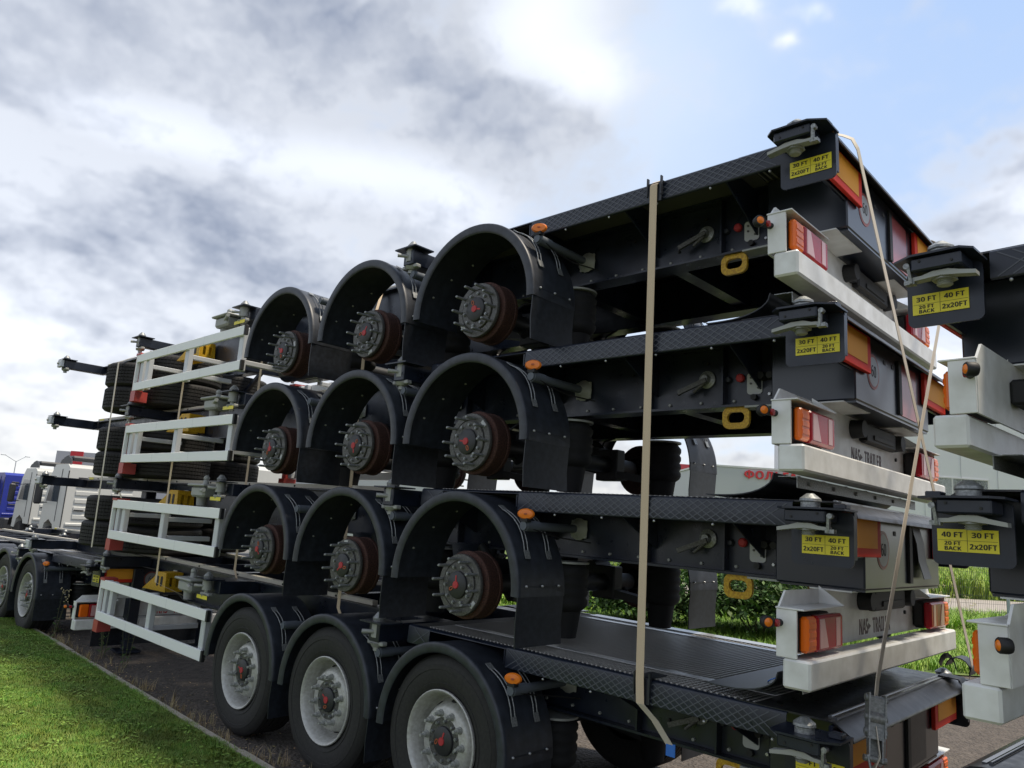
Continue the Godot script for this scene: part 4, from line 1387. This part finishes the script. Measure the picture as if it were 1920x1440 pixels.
func surroundings() -> void:
	var g := Geo.new()
	# one sheet out to the horizon
	var S := 500.0
	g.quad(Vector3(-S, ground_y(-S), -S), Vector3(S, ground_y(S), -S), Vector3(S, ground_y(S), S), Vector3(-S, ground_y(-S), S), Vector3.UP)
	struct("ground", g, M.asphalt)
	# lawn on the viewer's side, with its thin concrete kerb
	var lx0 := -60.0
	var lx1 := 30.0
	g = Geo.new()
	var steps := 60
	for i in steps:
		var xa := lerpf(lx0, lx1, float(i) / steps)
		var xb := lerpf(lx0, lx1, float(i + 1) / steps)
		g.quad(Vector3(xa, ground_y(xa) + 0.05, kerb_z(xa) + 0.05), Vector3(xb, ground_y(xb) + 0.05, kerb_z(xb) + 0.05), Vector3(xb, ground_y(xb) + 0.06, 14), Vector3(xa, ground_y(xa) + 0.06, 14), Vector3.UP)
	struct("lawn", g, M.soil)
	var krb := Node3D.new()
	krb.name = "kerb"
	add_child(krb)
	krb.set_meta("kind", "structure")
	for i in 60:
		var xa := -40.0 + i * 1.0
		g = Geo.new()
		var h := rng.randf_range(-0.006, 0.006)
		g.bar(Vector3(xa + 0.004, ground_y(xa) + 0.005 + h, kerb_z(xa) + 0.02), Vector3(xa + 0.994, ground_y(xa + 1) + 0.005 + h, kerb_z(xa + 1) + 0.02), 0.06, 0.13)
		part("kerb_stone", g, M.concrete, krb)
	# beyond the stack: verge, service road, far grass, all square to the lane
	var fwd := Vector3(-0.69, 0, -0.725).normalized()
	var rgt := Vector3(-fwd.z, 0, fwd.x)
	var org := Vector3(3.75, 0, 4.72)
	var band := func(called: String, d0: float, d1: float, s0: float, s1: float, lift: float, m: Material) -> void:
		var gg := Geo.new()
		var q := []
		for e in [[d0, s0], [d0, s1], [d1, s1], [d1, s0]]:
			var p: Vector3 = org + fwd * e[0] + rgt * e[1]
			p.y = ground_y(p.x) + lift
			q.append(p)
		gg.quad(q[0], q[1], q[2], q[3], Vector3.UP)
		struct(called, gg, m)
	band.call("verge_grass_ground", 12.4, 22.0, -0.5, 40.0, 0.02, M.verge)
	band.call("service_road", 22.0, 33.0, -0.5, 60.0, 0.024, M.road)
	band.call("field", 33.0, 110.0, -14.0, 110.0, 0.028, M.verge)

	# buildings, placed where their sight lines run
	var b := base("industrial_hall", "long grey-white hall with red roof letters, seen between the stacked trailers' tails", "building", Vector3.ZERO)
	var wb := Basis(rgt, Vector3.UP, -fwd)
	var o1 := Vector3(-25.4, 0, -50.5)
	g = Geo.new()
	g.t = Transform3D(wb, o1)
	g.bb(-1.0, 13.2, -2.0, 7.25, -20.0, 0.0)
	part("wall", g, M.wall_white, b)
	g = Geo.new()
	g.t = Transform3D(wb, o1)
	g.bb(-1.1, 13.2, 7.26, 7.4, -20.0, 0.06)
	part("roof_edge", g, M.trim, b)
	g = Geo.new()
	g.t = Transform3D(wb, o1)
	g.bb(13.21, 44.0, -2.0, 12.6, -24.0, -0.6)
	part("tall_wall", g, M.wall_light, b)
	g = Geo.new()
	g.t = Transform3D(wb, o1)
	for k in 9:
		g.bb(14.0 + k * 3.0, 14.03 + k * 3.0, -2.0, 12.6, -0.6, -0.575)
	part("panel_joint", g, M.wall_white, b)
	window(b, Transform3D(wb, o1 + rgt * 20.0 - fwd * -0.62 + Vector3(0, 6.9, 0)), 4.4, 1.5, 3)
	window(b, Transform3D(wb, o1 + rgt * 31.0 - fwd * -0.62 + Vector3(0, 6.9, 0)), 4.4, 1.5, 3)
	var tx := txt("ФОЛЬГА", 0.66, M.red_text, b, o1 + rgt * 4.3 - fwd * 0.1 + Vector3(0, 6.78, 0), Vector3.ZERO, 1.0, "roof_letters")
	tx.basis = wb.scaled_local(Vector3(1.15, 1, 40))
	b = base("red_building", "small dark red building with a white window row, beyond the far mud flap", "building", Vector3.ZERO)
	var o2 := Vector3(-39.6, 0, -64.6)
	g = Geo.new()
	g.t = Transform3D(wb, o2)
	g.bb(0.0, 3.4, -2.0, 9.0, -8.0, 0.0)
	part("wall", g, M.wall_red, b)
	g = Geo.new()
	g.t = Transform3D(wb, o2)
	g.bb(3.45, 5.2, -2.0, 8.8, -6.0, 0.4, 0.3)
	part("silver_tank", g, M.wall_light, b)
	window(b, Transform3D(wb, o2 + rgt * 1.55 - fwd * 0.02 + Vector3(0, 5.9, 0)), 2.2, 1.2, 4)
	b = base("striped_warehouse", "flat white warehouse with one red vertical panel behind the truck cabs", "building", Vector3(-64.0, -1.5, -14.4))
	b.transform = Transform3D(wb, Vector3(-63.9, -1.4, -14.4))
	g = Geo.new()
	g.bb(0, 30, 0, 6.25, -14.0, 0.0)
	part("wall", g, M.wall_white, b)
	g = Geo.new()
	g.bb(1.15, 2.15, 0, 6.30, 0.001, 0.06)
	part("red_panel", g, M.red_text, b)
	b = base("arched_tent", "dark round-roofed storage tent at the lawn's far end", "tent", Vector3(-45.0, -0.8, -8.4))
	g = Geo.new()
	var arc := []
	for k in 13:
		var a := PI * k / 12.0
		arc.append(Vector3(0, 0.9 + 2.35 * sin(a), 6.0 * cos(a)))
	g.sheet(arc, Vector3(7, 0, 0), 0.1)
	for s in [-6.0, 6.0]:
		g.bb(-3.5, 3.5, 0, 0.92, s - 0.05, s + 0.05)
	part("roof_skin", g, M.tarp, b)
	b = base("street_lamp", "thin twin-armed street lamp above the dark tent", "lamp", Vector3(-66.6, -1.2, -12.4))
	g = Geo.new()
	g.cyl(Vector3(0, 0, 0), Vector3(0, 5.0, 0), 0.05, 0.03, 8)
	g.bar(Vector3(0, 4.95, 0), Vector3(0, 5.4, 0.8), 0.035, 0.035)
	g.bar(Vector3(0, 4.95, 0), Vector3(0, 5.4, -0.6), 0.035, 0.035)
	part("pole", g, M.galv_post, b)
	g = Geo.new()
	g.box(Vector3(0, 5.42, 0.95), Vector3(0.15, 0.07, 0.35), 0.03)
	part("lamp_head", g, M.galv_post, b)
	g = Geo.new()
	g.box(Vector3(0, 5.42, -0.75), Vector3(0.15, 0.07, 0.35), 0.03)
	part("lamp_head", g, M.galv_post, b)

	truck("white truck cab with dark roof spoiler, nearest of the queue behind the tyre piles", Vector3(-24.8, ground_y(-24.8), -3.85), 0.0, M.cab, true)
	truck("white truck cab half hidden behind the nearest white cab", Vector3(-31.0, ground_y(-31), -4.55), 0.0, M.cab, true)
	truck("deep blue truck cab at the far end of the queue", Vector3(-40.0, ground_y(-40), -5.6), 0.0, M.cab_blue, false)
	truck("white truck cab seen between the guard rails and the second front hub", Vector3(-17.3, ground_y(-17) + 0.1, -5.4), 0.05, M.cab, false)

	# wire fence with its posts
	b = base("wire_fence", "low wire mesh fence with grey posts along the service road", "fence", Vector3.ZERO)
	for k in 9:
		var p: Vector3 = org + fwd * 20.3 + rgt * (1.0 + 2.5 * k)
		p.y = ground_y(p.x)
		g = Geo.new()
		g.bb(p.x - 0.035, p.x + 0.035, p.y, p.y + 1.95, p.z - 0.035, p.z + 0.035, 0.005)
		g.bb(p.x - 0.04, p.x + 0.04, p.y + 1.951, p.y + 1.97, p.z - 0.04, p.z + 0.04)
		part("fence_post", g, M.galv_post, b)
		if k < 8:
			g = Geo.new()
			var q: Vector3 = p + rgt * 2.5
			q.y = ground_y(q.x)
			for j in 50:
				var e := p.lerp(q, j / 50.0)
				g.bar(e + Vector3(0, 0.05, 0), e + Vector3(0, 1.85, 0), 0.005, 0.005, rgt)
			for j in 10:
				g.bar(p + Vector3(0, 0.05 + j * 0.2, 0), q + Vector3(0, 0.05 + j * 0.2, 0), 0.006, 0.006)
			part("mesh_panel", g, M.wire, b)
	# bushes and verge growth
	bush("shrub", "broad leafy green shrub behind the far mud flap and lashing eye", Vector3(-3.1, -0.06, -10.1), 1.8, 1.75, 1.5, 9500, 0.12)
	bush("shrub", "smaller dark shrub beside the broad shrub, seen under the second trailer", Vector3(-5.3, -0.1, -9.2), 1.2, 1.4, 1.1, 7000, 0.12)
	var xf := []
	var cols := []
	var bm := blade_mesh(0.16, 0.012, 9, 0.07)
	for i in 15000:
		var d := 12.5 + 9.3 * rng.randf()
		var s := rng.randf_range(0.0, 18.0)
		var p: Vector3 = org + fwd * d + rgt * s
		p.y = ground_y(p.x) + 0.015
		xf.append(Transform3D(Basis(Vector3.UP, rng.randf() * TAU).scaled(Vector3.ONE * rng.randf_range(0.8, 1.6) * (1.0 if d < 18.0 else 1.9)), p))
		var v := rng.randf_range(0.9, 1.9)
		cols.append(Color(v * rng.randf_range(0.9, 1.3), v, v * 0.8))
	var vg := leaf_mm("verge_grass", xf, cols, bm, M.grass, self)
	tag(vg, "long rough grass growing between the yard and the wire fence", "grass", "", "stuff")
	xf = []
	cols = []
	for i in 16000:
		var d := 33.5 + 40.0 * pow(rng.randf(), 1.6)
		var s := rng.randf_range(2.0, 55.0)
		var p: Vector3 = org + fwd * d + rgt * s
		p.y = ground_y(p.x) + 0.02
		xf.append(Transform3D(Basis(Vector3.UP, rng.randf() * TAU).scaled(Vector3(3.0, 4.0, 3.0) * rng.randf_range(0.8, 2.0)), p))
		var v := rng.randf_range(0.9, 2.0)
		cols.append(Color(v * rng.randf_range(1.0, 1.5), v, v * 0.7))
	vg = leaf_mm("field_grass", xf, cols, bm, M.grass, self)
	tag(vg, "tall meadow growth on the far bank beyond the service road", "grass", "", "stuff")
	for k in 7:
		var p: Vector3 = org + fwd * (18.2 + rng.randf() * 1.5) + rgt * (9.2 + k * 0.42)
		p.y = ground_y(p.x)
		weed("tall yellow-flowered weed at the wire fence, %s along the clump" % ["first", "second", "third", "fourth", "fifth", "sixth", "seventh"][k], p, rng.randf_range(0.9, 1.4), 7, M.weed, true)

	# mown lawn: short blades, thinning with distance
	xf = []
	cols = []
	bm = blade_mesh(0.036, 0.0042, 14, 0.06)
	var nf := FastNoiseLite.new()
	nf.seed = 5
	nf.frequency = 0.6
	for i in 165000:
		var x := 0.6 - 15.0 * pow(rng.randf(), 1.25)
		var z := kerb_z(x) + 0.06 + rng.randf() * clampf(2.2 + 0.45 * (x + 10.0), 2.2, 5.0)
		var nn := nf.get_noise_2d(x * 2.0, z * 2.0)
		xf.append(Transform3D(Basis(Vector3.UP, rng.randf() * TAU).scaled(Vector3.ONE * rng.randf_range(0.7, 1.3) * (1.0 + 0.3 * nn)), Vector3(x, ground_y(x) + 0.048, z)))
		var v := rng.randf_range(0.65, 1.35) * (1.05 + 0.5 * nn)
		cols.append(Color(v * (0.75 + 0.75 * rng.randf() - 0.3 * nn), v, v * 0.85) if rng.randf() > 0.08 else Color(2.2, 1.5, 2.6))
	vg = leaf_mm("lawn_grass", xf, cols, bm, M.grass, self)
	tag(vg, "short mown grass of the lawn beside the kerb", "grass", "", "stuff")
	# clover-like small leaves
	xf = []
	cols = []
	for i in 14000:
		var x := 0.4 - 9.0 * pow(rng.randf(), 1.3)
		var z := kerb_z(x) + 0.08 + rng.randf() * minf(4.0, 1.0 + 0.55 * (x + 9.0))
		if nf.get_noise_2d(x * 3.0 + 40.0, z * 3.0) < 0.0: continue
		xf.append(Transform3D(Basis(Vector3.UP, rng.randf() * TAU) * Basis(Vector3.RIGHT, rng.randf_range(-0.4, 0.4)), Vector3(x, ground_y(x) + 0.075 + rng.randf() * 0.02, z)))
		var v := rng.randf_range(0.8, 1.7)
		cols.append(Color(v * 1.1, v, v))
	vg = leaf_mm("clover_leaves", xf, cols, leaf_mesh(0.035, 0.011), M.grass, self)
	tag(vg, "small broad leaves scattered through the mown lawn", "clover", "", "stuff")
	# dry grass in the gutter
	xf = []
	cols = []
	bm = blade_mesh(0.13, 0.004, 10, 0.06)
	for i in 560:
		var x := -0.4 - 11.0 * rng.randf()
		if nf.get_noise_1d(x * 4.0) < -0.12 or rng.randf() < 0.25: continue
		var z := kerb_z(x) - 0.02 - absf(rng.randfn()) * 0.10
		xf.append(Transform3D(Basis(Vector3.UP, rng.randf() * TAU).scaled(Vector3.ONE * rng.randf_range(0.4, 1.15)), Vector3(x, ground_y(x), z)))
		var v := rng.randf_range(0.6, 1.3)
		cols.append(Color(v, v * rng.randf_range(0.9, 1.05), v * 0.9))
	vg = leaf_mm("dry_grass", xf, cols, bm, M.dry, self)
	tag(vg, "dry yellow grass tufts in the gutter along the kerb", "dry grass", "", "stuff")
	# small dry leaves and seed husks blown onto the tarmac
	xf = []
	cols = []
	for i in 900:
		var x := -0.2 - 11.0 * rng.randf()
		var z := kerb_z(x) - 0.06 - absf(rng.randfn()) * 0.35
		xf.append(Transform3D((Basis(Vector3.UP, rng.randf() * TAU) * Basis(Vector3.RIGHT, rng.randf_range(-0.3, 0.3))).scaled(Vector3.ONE * rng.randf_range(0.4, 1.2)), Vector3(x, ground_y(x) + 0.008, z)))
		var v := rng.randf_range(0.4, 1.5)
		cols.append(Color(v, v * rng.randf_range(0.8, 1.0), v * 0.8))
	vg = leaf_mm("leaf_litter", xf, cols, leaf_mesh(0.03, 0.008), M.dry, self)
	tag(vg, "dry leaf litter scattered on the tarmac beside the kerb", "leaf litter", "", "stuff")
	weed("slender green weed standing before the second guard rail post", Vector3(-5.95, ground_y(-6), 0.86), 0.62, 3, M.weed, false)
	weed("leafy weed leaning beside the landing leg", Vector3(-6.75, ground_y(-7), 0.82), 0.55, 4, M.weed, false)
	weed("tall dark weed beside the parked trailer's mud flap", Vector3(-8.35, ground_y(-8.3), 0.95), 0.75, 3, M.weed, true)
	weed("bushy weed in front of the parked trailer's front wheel", Vector3(-10.4, ground_y(-10.4), 0.95), 0.6, 8, M.weed, false)

# ---------------------------------------------------------------- scene
func _ready() -> void:
	rng.seed = 20240607
	var cam := Camera3D.new()
	cam.name = "camera"
	add_child(cam)
	cam.fov = 54.22
	cam.far = 1500.0
	cam.near = 0.05
	var yaw := 0.75897
	var pit := 0.1779
	var rol := 0.0701
	var fw := Vector3(-sin(yaw) * cos(pit), sin(pit), -cos(yaw) * cos(pit))
	var r := Vector3(cos(yaw), 0, -sin(yaw))
	var u := r.cross(fw)
	cam.transform = Transform3D(Basis(r * cos(rol) + u * sin(rol), u * cos(rol) - r * sin(rol), -fw), Vector3(3.7534, 1.9624, 4.7183))
	cam.current = true
	var we := WorldEnvironment.new()
	we.name = "world_environment"
	add_child(we)
	var env := Environment.new()
	we.environment = env
	env.background_mode = Environment.BG_SKY
	env.tonemap_mode = Environment.TONE_MAPPER_LINEAR
	env.tonemap_exposure = 1.5
	env.sdfgi_enabled = true
	env.ssao_enabled = true
	env.ssil_enabled = true
	var sky := Sky.new()
	sky.sky_material = make_sky()
	env.sky = sky
	env.background_energy_multiplier = 0.76
	var sun := DirectionalLight3D.new()
	sun.name = "sun"
	add_child(sun)
	sun.light_energy = 1.0
	sun.light_color = Color(1.0, 0.95, 0.87)
	sun.light_angular_distance = 9.0
	sun.shadow_enabled = true
	var sd := Vector3(0.28, 0.93, -0.23).normalized()
	sun.transform = Transform3D(Basis.looking_at(-sd, Vector3.UP), sd * 50.0)
	materials()
	surroundings()
	build_trailers()
	tyre_stacks()
	build_straps()

func build_trailers() -> void:
	var A := ["30 FT", "40 FT", "2x20FT", "20 FT BACK"]
	var B := ["30 FT", "40 FT", "20 FT BACK", "2x20FT"]
	var C := ["40 FT", "30 FT", "20 FT BACK", "2x20FT"]
	var grp := "container trailers of the same kind"
	var t0 := make_trailer(true, A, B, true)
	var kids0 := axle_kids
	tag(t0, "bottom black container trailer of the big stack, standing on its own tyres", "trailer", grp)
	var far := dup(t0)
	var far2 := dup(t0)
	pose(t0, 0, 0, 0, -0.0031)
	droop(t0, kids0, [0.0, -0.018, -0.04])
	pose(far, -9.3, -0.163, -0.09, 0.0175)
	tag(far, "black trailer parked beyond the stack, white bumper and tail lamp under its nose", "trailer", grp)
	for c in far.get_children():
		if c.name.begins_with("brand"):
			c.material_override = M.red_text
			c.scale.y *= 1.2
	pose(far2, -11.6, -0.2, -3.05, 0.0175)
	tag(far2, "black trailer parked farthest at the back, in front of the truck cabs", "trailer", grp)
	var t1 := make_trailer(false, A, B, false)
	var kids1 := axle_kids
	tag(t1, "second trailer from the bottom of the big stack, bare hubs under black fenders", "trailer", grp)
	var t2 := dup(t1)
	var t3 := dup(t1)
	pose(t1, 0.036, 0.982, 0.02, 0.0016)
	droop(t1, kids1, [0.0, 0.01, 0.035])
	droop(t2, kids1, [0.0, 0.0, 0.0])
	droop(t3, kids1, [0.0, 0.0, 0.0])
	pose(t2, -0.006, 1.937, -0.0035, 0.007)
	tag(t2, "third trailer from the bottom of the big stack, the one below the topmost", "trailer", grp)
	pose(t3, -0.043, 2.89, -0.016, 0.0144)
	for q in [t2, t3]:
		for c in q.get_children():
			if c.name.begins_with("rear_panel"):
				c.material_override = M.pink_panel
	for c in t1.get_children():
		if c.name.begins_with("rear_panel"):
			var gg := Geo.new()
			gg.sheet([Vector3(2.416, 1.09, -0.17), Vector3(2.43, 1.0, -0.21), Vector3(2.425, 0.90, -0.26), Vector3(2.45, 0.80, -0.27)], Vector3(0.01, 0, 0.19), 0.004)
			c.mesh = gg.mesh()
	tag(t3, "topmost trailer of the big stack, standing against the sky", "trailer", grp)
	var r0 := dup(far2)
	var r1 := make_trailer(false, A, C, false)
	var r2 := dup(t1)
	pose(r0, 5.49, 0.02, 0.379, -0.011, true)
	tag(r0, "lowest trailer of the stack at the right edge, only its deck corner in view", "trailer", grp)
	pose(r1, 5.483, 1.069, 0.379, -0.011, true)
	tag(r1, "middle trailer of the stack at the right edge, its label starting with 40 FT", "trailer", grp)
	pose(r2, 5.42, 2.052, 0.40, -0.011, true)
	tag(r2, "upper trailer of the stack at the right edge, black box and cable on its bumper", "trailer", grp)

func build_straps() -> void:
	# beside the rear twist locks, right over the stack
	var o := strap([Vector3(1.40, 4.062, -1.045), Vector3(1.37, 4.066, 0.0), Vector3(1.36, 4.066, 1.03), Vector3(1.362, 4.03, 1.062), Vector3(1.395, 1.16, 1.066), Vector3(1.40, 1.035, 1.062)], "broad beige strap hanging down the whole near side, right of the big fenders", M.strap)
	var g := Geo.new()
	g.sheet([Vector3(1.402, 1.034, 1.062), Vector3(1.45, 0.95, 0.99), Vector3(1.51, 0.83, 0.93)], Vector3(0.048, 0.0, 0.0), 0.003)
	part("loose_end", g, M.strap_grey, o)
	g = Geo.new()
	g.bb(1.49, 1.545, 0.775, 0.84, 0.928, 0.934)
	part("blue_tag", g, M.tag_blue, o)
	for q in [[1.36, 4.028, -0.043], [1.40, 1.135, 0.0]]:
		o = base("corner_protector", "black corner protector under the broad strap, on the %s trailer's edge" % ("topmost" if q[1] > 2 else "bottom"), "corner protector", Vector3(q[0], q[1], 1.036))
		g = Geo.new()
		g.sheet([Vector3(0, 0.034, -0.16), Vector3(0, 0.034, -0.006), Vector3(0, 0.026, 0.008), Vector3(0, -0.10, 0.013)], Vector3(0.10, 0, 0), 0.006)
		g.box(Vector3(-0.048, 0.0, 0.012), Vector3(0.008, 0.12, 0.02))
		g.box(Vector3(0.048, 0.0, 0.012), Vector3(0.008, 0.12, 0.02))
		part("bent_plate", g, M.flap, o)
	# crossed pair over the tail
	strap([Vector3(2.40, 4.098, 0.93), Vector3(2.45, 4.065, 0.945), Vector3(2.495, 4.03, 0.95), Vector3(2.512, 3.98, 0.92), Vector3(2.54, 1.25, -0.99), Vector3(2.50, 1.12, -1.03)], "grey-beige strap slanting from the top near corner over the white bumpers", M.strap_grey, 0.046, Vector3(0.0, -0.57, 0.82).normalized())
	o = strap([Vector3(2.40, 4.098, -0.93), Vector3(2.45, 4.065, -0.945), Vector3(2.495, 4.03, -0.95), Vector3(2.52, 3.98, -0.92), Vector3(2.56, 1.36, 0.90), Vector3(2.56, 1.22, 0.95)], "grey-beige strap slanting down to the ratchet at the bottom near corner", M.strap_grey, 0.046, Vector3(0.0, 0.57, 0.82).normalized())
	g = Geo.new()
	var ax := Vector3(0.05, -1.0, 0.28).normalized()
	var p := Vector3(2.565, 1.25, 0.945)
	for s in [-1.0, 1.0]:
		var e: Vector3 = Vector3(0.6, 0.25, 0.75).normalized().cross(ax).normalized() * 0.035 * s
		g.bar(p - ax * 0.05 + e, p + ax * 0.13 + e, 0.006, 0.062, Vector3(0.55, 0.2, 0.8))
		g.bar(p + ax * 0.10 + e * 0.8, p + ax * 0.23 + e * 0.8, 0.006, 0.034, Vector3(0.55, 0.2, 0.8))
	var w := Vector3(0.6, 0.25, 0.75).normalized().cross(ax).normalized()
	for k in [-0.03, 0.05, 0.11, 0.22]:
		g.cyl(p + ax * k - w * 0.048, p + ax * k + w * 0.048, 0.014, -1, 10)
	var nrm := w.cross(ax).normalized()
	g.bar(p - ax * 0.03 - nrm * 0.012, p + ax * 0.14 - nrm * 0.012, 0.075, 0.005, nrm)
	g.bar(p + ax * 0.10 + nrm * 0.030, p + ax * 0.23 + nrm * 0.012, 0.058, 0.005, nrm)
	g.cyl(p + ax * 0.05 - w * 0.034, p + ax * 0.05 + w * 0.034, 0.028, -1, 12)
	part("ratchet", g, M.zinc, o)
	g = Geo.new()
	g.sheet([p + ax * 0.08, p + ax * 0.2 + Vector3(0.02, 0, 0), p + ax * 0.33 + Vector3(-0.03, 0, 0), p + ax * 0.42 + Vector3(-0.08, 0.0, -0.02)], Vector3(0.02, 0.0, 0.045), 0.003)
	part("tail_webbing", g, M.strap_grey, o)
	g = Geo.new()
	g.tube([p + ax * 0.2 + Vector3(-0.02, 0, 0.03), p + ax * 0.28 + Vector3(0.0, 0, 0.03), p + ax * 0.36 + Vector3(-0.05, 0, 0.0)], 0.006, 6)
	part("wire_hook", g, M.zinc, o)
	o = base("corner_protector", "curled black rubber protector where the slanting strap meets the bottom deck's far corner", "corner protector", Vector3(2.46, 1.155, -1.0))
	g = Geo.new()
	var arc := []
	for k in 9:
		var a := -0.4 + k * 0.42
		arc.append(Vector3(0.0 + 0.07 * cos(a), 0.06 + 0.07 * sin(a), -0.05))
	g.sheet(arc, Vector3(0, 0, 0.16), 0.006)
	arc = []
	for k in 7:
		var a := 0.3 + k * 0.4
		arc.append(Vector3(-0.05 + 0.05 * cos(a), 0.03 + 0.11 * sin(a), 0.05))
	g.sheet(arc, Vector3(0.02, 0.04, 0.12), 0.006)
	g.sheet([Vector3(-0.10, 0.012, 0.03), Vector3(0.02, 0.006, 0.03), Vector3(0.05, -0.05, 0.03), Vector3(0.045, -0.16, 0.03)], Vector3(0, 0, 0.14), 0.006)
	part("rubber_curl", g, M.flap, o)
	# straps round the noses and between the axles
	var z := 1.045
	strap([Vector3(-7.36, 3.985, -0.6), Vector3(-7.36, 3.985, 0.62), Vector3(-7.25, 3.72, z), Vector3(-7.12, 1.22, z), Vector3(-7.12, 1.19, 0.66)], "pale strap at the far front, over the forward tyre piles", M.strap_grey, 0.045)
	strap([Vector3(-6.60, 3.99, -0.6), Vector3(-6.60, 3.99, 0.62), Vector3(-6.56, 3.73, z), Vector3(-6.50, 1.98, z), Vector3(-6.49, 1.20, 0.66)], "pale strap just ahead of the red guard caps", M.strap_grey, 0.045)
	strap([Vector3(-5.05, 3.99, -0.6), Vector3(-5.05, 3.99, 0.62), Vector3(-5.02, 3.75, 1.06), Vector3(-4.95, 1.0, 1.06), Vector3(-4.98, 0.84, 0.70)], "pale strap running behind the middle of the guard rails", M.strap, 0.045)
	strap([Vector3(-3.80, 4.0, -0.6), Vector3(-3.80, 4.0, 0.60), Vector3(-3.80, 3.6, 0.75), Vector3(-3.80, 1.25, 0.75), Vector3(-3.80, 0.84, 0.60)], "narrow tan strap between the guard rails and the foremost fenders", M.strap, 0.045)
	strap([Vector3(-1.93, 4.03, -0.6), Vector3(-1.93, 4.03, 0.60), Vector3(-1.93, 3.4, 0.74), Vector3(-1.91, 1.1, 0.74), Vector3(-1.91, 0.84, 0.60)], "narrow tan strap between the foremost and middle fenders", M.strap, 0.045)
	for l in [[1.93, 0.0016], [2.93, 0.0]]:
		pass
